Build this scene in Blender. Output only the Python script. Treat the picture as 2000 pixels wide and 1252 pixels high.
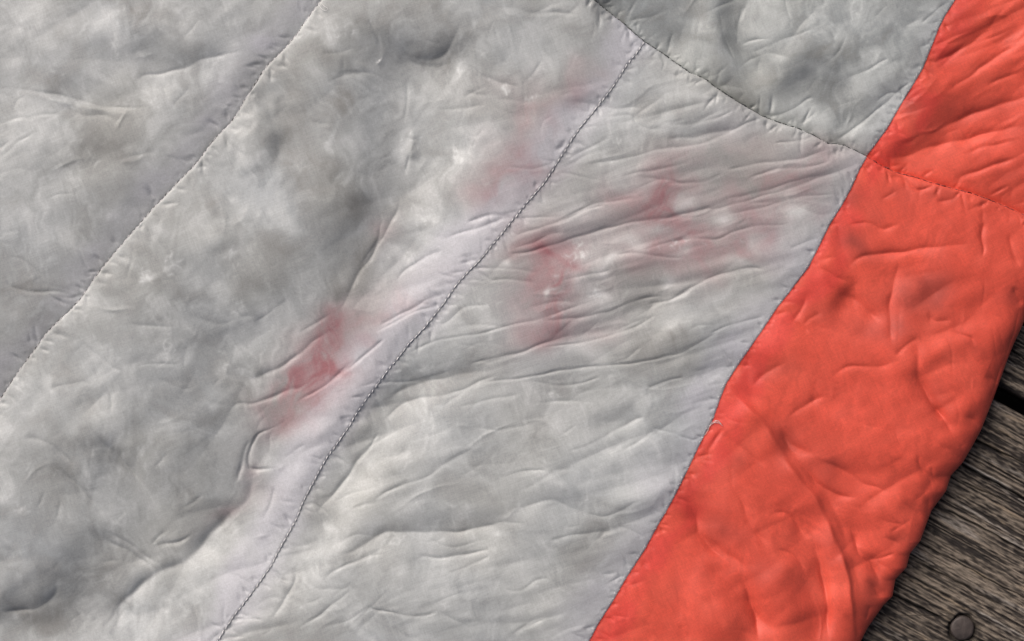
import bpy, bmesh, math, random
import numpy as np
from mathutils import Vector, Matrix

# ------------------------------------------------------------------ scale, camera, light
S = 0.00028                      # metres per photo pixel on the quilt surface
ZQ = 60.0                        # mean height of the quilt top above the deck, in the same units
CAM_H = 1.10                     # camera height above the quilt top (m)
scene = bpy.context.scene
for o in list(bpy.data.objects):
    bpy.data.objects.remove(o)

cam_d = bpy.data.cameras.new('camera')
cam = bpy.data.objects.new('camera', cam_d)
scene.collection.objects.link(cam)
cam.location = (0, 0, CAM_H + ZQ * S)
cam.rotation_euler = (0, 0, 0)
cam_d.sensor_width = 36.0
cam_d.lens = 36.0 * CAM_H / (2000 * S)
cam_d.clip_start = 0.02
cam_d.clip_end = 100.0
scene.camera = cam

SUN_ELEV = math.radians(38)
SUN_AZ = math.radians(-42)       # clockwise from +Y (top of the photo)
world = bpy.data.worlds.new('World')
scene.world = world
world.use_nodes = True
wn = world.node_tree.nodes
bg = wn['Background']
sky = wn.new('ShaderNodeTexSky')
sky.sky_type = 'NISHITA'
sky.sun_disc = False
sky.sun_elevation = SUN_ELEV
sky.sun_rotation = SUN_AZ
sky.air_density = 0.2
sky.dust_density = 7.0
sky.ozone_density = 0.3
world.node_tree.links.new(sky.outputs[0], bg.inputs['Color'])
bg.inputs['Strength'].default_value = 0.15

sun_d = bpy.data.lights.new('sun', 'SUN')
sun_d.energy = 0.95
sun_d.angle = math.radians(58)
sun_d.color = (1.0, 0.985, 0.965)
sun = bpy.data.objects.new('sun', sun_d)
scene.collection.objects.link(sun)
sdir = Vector((math.sin(SUN_AZ) * math.cos(SUN_ELEV), math.cos(SUN_AZ) * math.cos(SUN_ELEV), math.sin(SUN_ELEV)))
sun.rotation_euler = sdir.to_track_quat('Z', 'Y').to_euler()
sun.location = sdir * 3

scene.view_settings.view_transform = 'Standard'
scene.view_settings.look = 'None'
scene.view_settings.gamma = 1.0
scene.view_settings.exposure = 0.05

rng = np.random.default_rng(11)
random.seed(5)
C = scene.collection

def W(px, py, h=0.0):
    """photo-plane units -> metres; h is the height over the deck"""
    return ((px - 1000.0) * S, (626.0 - py) * S, h * S)

# ------------------------------------------------------------------ seams of the quilt (plan curves)
TILE = {1: (0, 0), 2: (650, 0), 3: (1300, 0), 4: (0, 400), 5: (650, 400), 6: (1300, 400), 7: (0, 814), 8: (650, 814), 9: (1300, 814)}
K = 700.0 / 2000.0
SEAM1 = [(1330, -1000), (740, -160), (700, -100), (660, -46), (626, 0), (609, 21), (592, 45), (578, 66), (563, 84), (539, 108), (515, 133), (500, 158), (481, 186), (467, 210), (452, 234), (427, 259), (406, 283), (389, 308), (371, 329), (343, 357), (322, 380), (297, 406), (270, 438), (245, 466), (224, 491), (203, 515), (182, 543), (168, 564), (154, 585), (137, 603), (112, 627), (87, 652), (70, 676), (49, 704), (28, 732), (10, 760), (0, 776), (-30, 815), (-120, 930), (-300, 1170), (-420, 1320), (-1080, 2200)]
SEAM2 = [(2010, -1000), (1420, -160), (1380, -100), (1300, 20), (1261, 77), (1245, 101), (1224, 126), (1210, 150), (1196, 171), (1175, 196), (1154, 224), (1136, 245), (1119, 269), (1101, 297), (1084, 325), (1063, 357), (1042, 381), (1021, 406), (989, 445), (958, 482), (940, 505), (916, 529), (891, 557), (874, 582), (856, 606), (828, 641), (800, 669), (779, 697), (758, 722), (737, 750), (716, 778), (695, 808), (679, 835), (658, 866), (637, 894), (619, 926), (602, 957), (588, 985), (574, 1020), (556, 1052), (539, 1083), (525, 1111), (500, 1146), (476, 1178), (451, 1210), (427, 1248), (390, 1310), (340, 1400), (-160, 2200)]
SEAMO = [(2290, -1000), (1940, -160), (1895, -60), (1867, 0), (1849, 28), (1835, 56), (1821, 91), (1804, 133), (1783, 168), (1758, 210), (1734, 252), (1709, 287), (1695, 306), (1681, 329), (1664, 367), (1645, 402), (1622, 438), (1601, 480), (1580, 522), (1569, 536), (1545, 568), (1517, 603), (1492, 641), (1468, 676), (1440, 718), (1419, 750), (1408, 778), (1394, 818), (1370, 863), (1342, 922), (1321, 964), (1300, 1003), (1287, 1024), (1259, 1076), (1224, 1129), (1196, 1178), (1171, 1216), (1154, 1248), (1125, 1300), (1065, 1400), (580, 2200)]
EDGE = [(2800, -1000), (2370, -160), (2300, 20), (2230, 200), (2160, 360), (2090, 470), (2050, 545), (2022, 596), (2005, 640), (1990, 672), (1978, 702), (1960, 753), (1947, 788), (1926, 841), (1907, 876), (1890, 905), (1866, 932), (1857, 962), (1828, 1001), (1817, 1030), (1806, 1060), (1785, 1086), (1779, 1112), (1757, 1136), (1751, 1170), (1733, 1188), (1702, 1232), (1690, 1256), (1668, 1290), (1655, 1330), (1600, 1400), (1120, 2200)]
DARK = [(-2200, -95), (900, -95), (980, -93), (1040, -80), (1080, -58), (1130, -24), (1166, 0), (1189, 17), (1217, 38), (1245, 63), (1261, 76), (1300, 102), (1321, 119), (1349, 140), (1359, 144), (1380, 154), (1392, 164), (1415, 180), (1440, 196), (1464, 210), (1492, 226), (1524, 238), (1562, 250), (1590, 262), (1618, 279), (1632, 280), (1646, 281), (1671, 292), (1695, 304), (1723, 322), (1755, 336), (1790, 345), (1825, 357), (1860, 367), (1895, 376), (1930, 388), (1965, 402), (2000, 418), (2060, 450), (2200, 520), (3000, 930)]

def interp_xy(curve, y):
    a = np.array(curve, float)
    return np.interp(y, a[:, 1], a[:, 0])

def interp_yx(curve, x):
    a = np.array(curve, float)
    return np.interp(x, a[:, 0], a[:, 1])

# ------------------------------------------------------------------ raster fields
X0, X1, Y0, Y1, RES = -480.0, 2330.0, -180.0, 1420.0, 1.5
NX = int((X1 - X0) / RES) + 1
NY = int((Y1 - Y0) / RES) + 1
gx = X0 + np.arange(NX) * RES
gy = Y0 + np.arange(NY) * RES
GX, GY = np.meshgrid(gx, gy)
GX = GX.astype(np.float32); GY = GY.astype(np.float32)

def fnoise(lx, ly=None, seed=0, ang=0.0, nx=NX, ny=NY, res=RES):
    """unit-variance smooth noise with correlation lengths lx, ly (photo px)"""
    ly = ly or lx
    r = np.random.default_rng(seed)
    w = r.standard_normal((ny, nx)).astype(np.float32)
    fx = np.fft.rfftfreq(nx, res)[None, :]
    fy = np.fft.fftfreq(ny, res)[:, None]
    c, s = math.cos(ang), math.sin(ang)
    u = fx * c + fy * s
    v = -fx * s + fy * c
    f = np.exp(-2.0 * (math.pi ** 2) * ((u * lx * .5) ** 2 + (v * ly * .5) ** 2))
    n = np.fft.irfft2(np.fft.rfft2(w) * f, s=(ny, nx)).astype(np.float32)
    n -= n.mean()
    return n / (n.std() + 1e-9)

def smooth_poly(pts, step=7.0):
    p = np.array(pts, float)
    if len(p) == 2:
        d = p[1] - p[0]; L = np.hypot(*d)
        n = np.array([-d[1], d[0]]) * 0.04
        p = np.array([p[0], (p[0] + p[1]) / 2 + n, p[1]])
    q = np.vstack([2 * p[0] - p[1], p, 2 * p[-1] - p[-2]])
    out = []
    for i in range(1, len(q) - 2):
        L = np.hypot(*(q[i + 1] - q[i])); n = max(2, int(L / step))
        t = np.linspace(0, 1, n, endpoint=False)[:, None]
        a, b, c, d = q[i - 1], q[i], q[i + 1], q[i + 2]
        out.append(0.5 * ((2 * b) + (-a + c) * t + (2 * a - 5 * b + 4 * c - d) * t ** 2 + (-a + 3 * b - 3 * c + d) * t ** 3))
    out.append(p[-1][None, :])
    return np.vstack(out)

def poly_field(P, pad):
    """distance, side (+ = left of travel) and 0..1 parameter around a polyline, in its own window"""
    x0, y0 = P.min(0) - pad; x1, y1 = P.max(0) + pad
    i0 = max(0, int((x0 - X0) / RES)); i1 = min(NX, int((x1 - X0) / RES) + 2)
    j0 = max(0, int((y0 - Y0) / RES)); j1 = min(NY, int((y1 - Y0) / RES) + 2)
    if i1 <= i0 or j1 <= j0:
        return None
    sh = (j1 - j0, i1 - i0)
    best = np.full(sh, pad * pad * 4, np.float32)
    side = np.zeros(sh, np.float32); par = np.zeros(sh, np.float32)
    seg = np.hypot(*(P[1:] - P[:-1]).T); cum = np.concatenate([[0], np.cumsum(seg)]); tot = cum[-1] + 1e-6
    for k in range(len(P) - 1):
        a, b = P[k], P[k + 1]
        ax0 = max(i0, int((min(a[0], b[0]) - pad - X0) / RES)); ax1 = min(i1, int((max(a[0], b[0]) + pad - X0) / RES) + 2)
        ay0 = max(j0, int((min(a[1], b[1]) - pad - Y0) / RES)); ay1 = min(j1, int((max(a[1], b[1]) + pad - Y0) / RES) + 2)
        if ax1 <= ax0 or ay1 <= ay0:
            continue
        x = gx[ax0:ax1][None, :] - a[0]; y = gy[ay0:ay1][:, None] - a[1]
        d = b - a; L2 = d @ d + 1e-9
        t = np.clip((x * d[0] + y * d[1]) / L2, 0, 1)
        ex = x - t * d[0]; ey = y - t * d[1]
        d2 = ex * ex + ey * ey
        sl = (slice(ay0 - j0, ay1 - j0), slice(ax0 - i0, ax1 - i0))
        m = d2 < best[sl]
        best[sl] = np.where(m, d2, best[sl])
        side[sl] = np.where(m, np.sign(x * d[1] - y * d[0]), side[sl])
        par[sl] = np.where(m, (cum[k] + t * seg[k]) / tot, par[sl])
    return (slice(j0, j1), slice(i0, i1)), np.sqrt(best), side, par

H = np.zeros((NY, NX), np.float32)        # height
LT = np.zeros((NY, NX), np.float32)       # white down lying under the cloth
DK = np.zeros((NY, NX), np.float32)       # thin spots with little down under it, plus valley shade painted in
PK = np.zeros((NY, NX), np.float32)       # red lining showing through
LV = np.zeros((NY, NX), np.float32)       # empty seam allowance, lavender
OD = np.zeros((NY, NX), np.float32)       # dull clumps under the orange cloth

WX = fnoise(46, seed=101) * 9 + fnoise(18, seed=103) * 4
WY = fnoise(46, seed=102) * 9 + fnoise(18, seed=104) * 4

def tpts(tile, pts):
    ox, oy = TILE[tile] if tile else (0, 0)
    k = K if tile else 1.0
    return [(ox + x * k, oy + y * k) for x, y in pts]

def sst(v, a, b):
    t = np.clip((v - a) / (b - a), 0, 1)
    return t * t * (3 - 2 * t)

def soften(A, r):
    """repeated box filter, r cells each way"""
    for _ in range(3):
        for ax in (0, 1):
            B = np.concatenate([np.zeros_like(np.take(A, [0], ax)), np.cumsum(np.pad(A, [(r, r) if q == ax else (0, 0) for q in (0, 1)], mode='edge'), axis=ax)], axis=ax)
            n = A.shape[ax]; k = 2 * r + 1
            A = (np.take(B, np.arange(k, k + n), ax) - np.take(B, np.arange(0, n), ax)) / k
    return A
_cr = np.random.default_rng(4242)
def crease(tile, pts, amp, wl, wr=None, taper=0.3, rim=0.0, F=None, e=0.9, step=7.0, live=True):
    """asymmetric fold, wl wide on the left of travel and wr on the right; rim lifts a long soft shoulder beside it.
    Depth, width and course wander along its length, as in real cloth"""
    F = H if F is None else F
    wr = wl if wr is None else wr
    P = smooth_poly(tpts(tile, pts), step)
    n = len(P)
    ph = _cr.uniform(0, 6.28, 6); Lc = n * step
    u = np.linspace(0, 1, n)
    if live and n > 3:
        tv = np.gradient(P, axis=0); tv /= np.hypot(tv[:, 0], tv[:, 1])[:, None] + 1e-9
        wobble = 1.1 * np.sin(u * Lc / 9.0 + ph[0]) + 1.5 * np.sin(u * Lc / 23.0 + ph[1])
        wobble *= min(1.0, max(wl, wr) / 6.0) * np.sin(np.pi * u) ** .5
        P = P + np.stack([tv[:, 1], -tv[:, 0]], 1) * wobble[:, None]
    mw = max(wl, wr)
    pad = (5.5 if rim else 4.0) * mw + 4
    r = poly_field(P, pad)
    if r is None:
        return
    sl, d, sd, t = r
    if live:
        gr = _cr.choice([-1, 1]) * .35
        wm = 1 + gr * (2 * t - 1) + .18 * np.sin(t * Lc / 17.0 + ph[2])
        am = .78 + .22 * np.sin(t * Lc / 26.0 + ph[3]) + .16 * np.sin(t * Lc / 11.0 + ph[4])
    else:
        wm = 1.0; am = 1.0
    w = np.where(sd > 0, wl, wr) * wm
    dd = np.sqrt(d * d + e * e) - e
    p = np.exp(-dd / w)
    if rim:
        sh = np.exp(-((dd / (3.2 * w)) ** 2)) - np.exp(-dd / (.9 * w))
        p = p - rim * sh * np.where(sd > 0, .45, 1.0)
    fade = np.clip((pad - d) / (.35 * pad), 0, 1)
    ta = np.clip(np.minimum(t, 1 - t) / taper, 0, 1)
    ta = ta * ta * (3 - 2 * ta)
    q = amp * p * ta * am * fade
    if mw > 18:
        q = soften(q, 1)
    F[sl] += q

def blob(F, tile, x, y, rx, ry, amp, ang=0.0, warp=1.0, p=2.0):
    ox, oy = TILE[tile] if tile else (0, 0)
    k = K if tile else 1.0
    x = ox + x * k; y = oy + y * k; rx *= k; ry *= k
    R = 2.6 * max(rx, ry) + 30
    i0 = max(0, int((x - R - X0) / RES)); i1 = min(NX, int((x + R - X0) / RES) + 1)
    j0 = max(0, int((y - R - Y0) / RES)); j1 = min(NY, int((y + R - Y0) / RES) + 1)
    if i1 <= i0 or j1 <= j0:
        return
    sl = (slice(j0, j1), slice(i0, i1))
    wsc = warp * min(1.0, max(rx, ry) / 30.0)
    dx = GX[sl] - x + WX[sl] * wsc; dy = GY[sl] - y + WY[sl] * wsc
    a = math.radians(ang); c, s = math.cos(a), math.sin(a)
    u = (dx * c + dy * s) / rx; v = (-dx * s + dy * c) / ry
    F[sl] += amp * np.exp(-(u * u + v * v) ** (p / 2))

# ---- signed distance to each seam -------------------------------------------------------
def seam_pts(curve):
    a = np.array(curve, float)
    k = (a[:, 0] > X0 - 300) & (a[:, 0] < X1 + 300) & (a[:, 1] > Y0 - 300) & (a[:, 1] < Y1 + 300)
    return a[k]

def full_field(P, pad):
    D = np.full((NY, NX), 999.0, np.float32); Sd = np.zeros((NY, NX), np.float32); T = np.zeros((NY, NX), np.float32)
    r = poly_field(np.array(P, float), pad)
    sl, d, sd, t = r
    D[sl] = np.minimum(d, 999); Sd[sl] = sd; T[sl] = t
    return D, Sd, T

PS1, PS2, PSO, PED, PDK = [seam_pts(c) for c in (SEAM1, SEAM2, SEAMO, EDGE, DARK)]
below = GY > interp_yx(DARK, GX)                       # under the dark seam
left1 = GX < interp_xy(SEAM1, GY)
left2 = GX < interp_xy(SEAM2, GY)
leftO = GX < interp_xy(SEAMO, GY)
inside = GX < interp_xy(EDGE, GY)
D1, _, T1 = full_field(PS1, 240)
PS2v = PS2[PS2[:, 1] > 70]
D2, _, T2 = full_field(PS2v, 240)
DO, _, TO = full_field(PSO, 240)
DE, _, TE = full_field(PED, 260)
DD, _, TD = full_field(PDK, 240)
pA = below & left1
pB = below & ~left1 & left2
pC = below & ~left2 & leftO
pD = ~below & leftO
pO = ~leftO

# ---- broad loft of the chambers -----------------------------------------------------------
H -= np.where(left1, 25, 5) * np.exp(-D1 / np.where(left1, 58, 30)) * below
H -= np.where(left2, 2.5, 5) * np.exp(-D2 / np.where(left2, 50, 40)) * below
H -= np.where(below, 5, 24) * np.exp(-DD / np.where(below, 36, 62)) * (GX > 1000)
H -= np.where(leftO, 5, 7) * np.exp(-DO / np.where(leftO, 40, 40))
# needle line itself
for D_, a_ in ((D1, 3.0), (D2, .1), (DO, 1.4)):
    H -= a_ * np.exp(-D_ / 2.6) * (below if D_ is not DO else 1)
H -= 3.2 * np.exp(-DD / 2.6) * (GX > 1000)

exec_strokes = []
def V(tile, pts, amp, wl, wr=None, **k): crease(tile, pts, -amp, wl, wr, **k)          # valley / groove
def R(tile, pts, amp, wl, wr=None, **k): crease(tile, pts, amp, wl, wr, **k)           # ridge
def G(tile, pts, amp, w, **k): crease(tile, pts, -amp, w * .8, w, rim=0.24, **k)            # crisp crease with a lip below

# big forms
def form(pts, amp, wl, wr=None, taper=.25):
    """broad soft valley or ridge"""
    wr = wl if wr is None else wr
    P = smooth_poly(pts, 14.0)
    r = poly_field(P, 2.3 * max(wl, wr))
    if r is None: return
    sl, d, sd, t = r
    # ease the change of side past the ends and keep the flanks rounded
    w = np.where(sd > 0, wl, wr)
    p = np.exp(-(np.sqrt((d / w) ** 2 + .03) - .173) ** 1.6)
    p = p * np.clip((2.3 * w - d) / (.8 * w), 0, 1)
    ta = np.clip(np.minimum(t, 1 - t) / taper, 0, 1)
    H[sl] += soften(amp * p * ta * ta * (3 - 2 * ta), 6)
form([(735, 30), (772, 150), (792, 250), (790, 350), (745, 450), (690, 540), (630, 630)], -32, 120, 76)
form([(690, 545), (620, 650), (545, 740), (512, 850), (485, 960), (400, 1050), (300, 1115), (232, 1190), (225, 1330)], -34, 130, 140, taper=.15)
V(0, [(500, 900), (487, 946), (480, 976), (440, 1012), (390, 1066), (360, 1096), (300, 1126), (260, 1156), (226, 1192), (230, 1270)], 13, 34, 16, taper=.2)
form([(1010, 385), (900, 510), (790, 640), (690, 760), (610, 890), (540, 1030)], 5, 34, 30)
form([(860, 700), (785, 800), (712, 890), (655, 985), (602, 1080), (545, 1190)], -12, 30, 50)
form([(165, 830), (210, 870), (240, 903), (268, 938), (312, 1000), (360, 1050)], -9, 14, 32, taper=.45)
form([(90, 885), (150, 950), (195, 1000), (230, 1040)], -5, 12, 24, taper=.45)
form([(160, 1020), (205, 1056), (247, 1082), (310, 1122)], -7, 12, 24, taper=.4)
form([(0, 1075), (40, 1095), (60, 1120)], -4, 20, 20)
form([(-90, 1225), (30, 1222), (110, 1205), (150, 1165), (152, 1110), (120, 1070)], -7, 26, 40, taper=.2)
form([(-160, 1330), (60, 1310), (170, 1290), (240, 1270), (300, 1240)], -17, 120, 60, taper=.15)
form([(505, 160), (534, 220), (547, 275), (535, 340)], -6, 40, 12)
form([(670, 35), (745, 110), (820, 125), (880, 112), (930, 60)], -8, 30, 40)
form([(90, 160), (160, 190), (250, 210), (310, 205)], -7, 20, 30)
form([(250, 170), (300, 145), (390, 120), (480, 100)], -8, 24, 30)
form([(690, 850), (780, 775), (880, 735), (985, 715)], -9, 22, 34)
form([(655, 1095), (740, 1048), (850, 1035), (950, 1025), (1040, 1022)], -10, 20, 36)
form([(980, 995), (1070, 980), (1160, 995), (1250, 985)], -6, 20, 30)
form([(1150, 850), (1210, 825), (1260, 805)], -6, 18, 26)
form([(800, 1075), (880, 1090), (960, 1070)], -6, 18, 26)
form([(990, 505), (1100, 480), (1250, 440), (1340, 425)], -5, 14, 24)
form([(1090, 210), (1180, 205), (1280, 215)], -6, 16, 22)
form([(1300, 275), (1390, 262), (1450, 250)], -6, 14, 20)
form([(1340, 735), (1430, 715), (1560, 715)], -5, 14, 20)
form([(1040, 665), (1120, 655), (1260, 600), (1330, 570)], -7, 14, 24)
form([(1420, -60), (1440, 60), (1460, 110), (1510, 180)], -17, 40, 30)
form([(1400, -40), (1400, 60), (1410, 120), (1420, 170)], 9, 22, 24)
form([(1170, -20), (1220, 24), (1270, 58), (1350, 108)], -18, 44, 26, taper=.15)
form([(1540, 130), (1600, 195), (1690, 190)], -14, 50, 46)
form([(1600, 250), (1660, 235), (1740, 190), (1790, 150)], -9, 18, 30)
form([(330, 510), (420, 545), (470, 560)], -4, 20, 26)
form([(370, 690), (450, 680), (560, 620)], -6, 26, 34)
blob(H, 0, 30, 1130, 80, 62, 9, 10)
blob(H, 0, 500, 250, 42, 75, 8, -10)
blob(H, 0, 330, 480, 130, 110, 7, 30)
blob(H, 0, 170, 800, 140, 90, 7, 10)
blob(H, 0, 600, 480, 120, 110, 8, 0)
blob(H, 0, 320, 860, 150, 80, 5, 40)
blob(H, 0, 860, 60, 75, 60, 7, 10)
blob(H, 0, 930, 340, 90, 80, 6, 0)
blob(H, 0, 1130, 980, 190, 90, 7, -15)
blob(H, 0, 900, 880, 130, 60, 6, -25)
blob(H, 0, 1000, 1160, 170, 70, 7, -10)
blob(H, 0, 1340, 640, 90, 60, 6, -25)
blob(H, 0, 120, 260, 140, 70, 7, -10)
blob(H, 0, 250, 60, 120, 60, 6, 0)
blob(H, 0, 1620, 90, 120, 70, 9, -30)
blob(H, 0, 1400, 70, 60, 80, 7, -10)
blob(H, 0, 1770, 700, 120, 120, 9, 0)
blob(H, 0, 1730, 880, 130, 60, 8, 0)
blob(H, 0, 1440, 1120, 90, 110, 9, 20)
blob(H, 0, 1880, 500, 90, 110, 7, 0)

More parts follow.
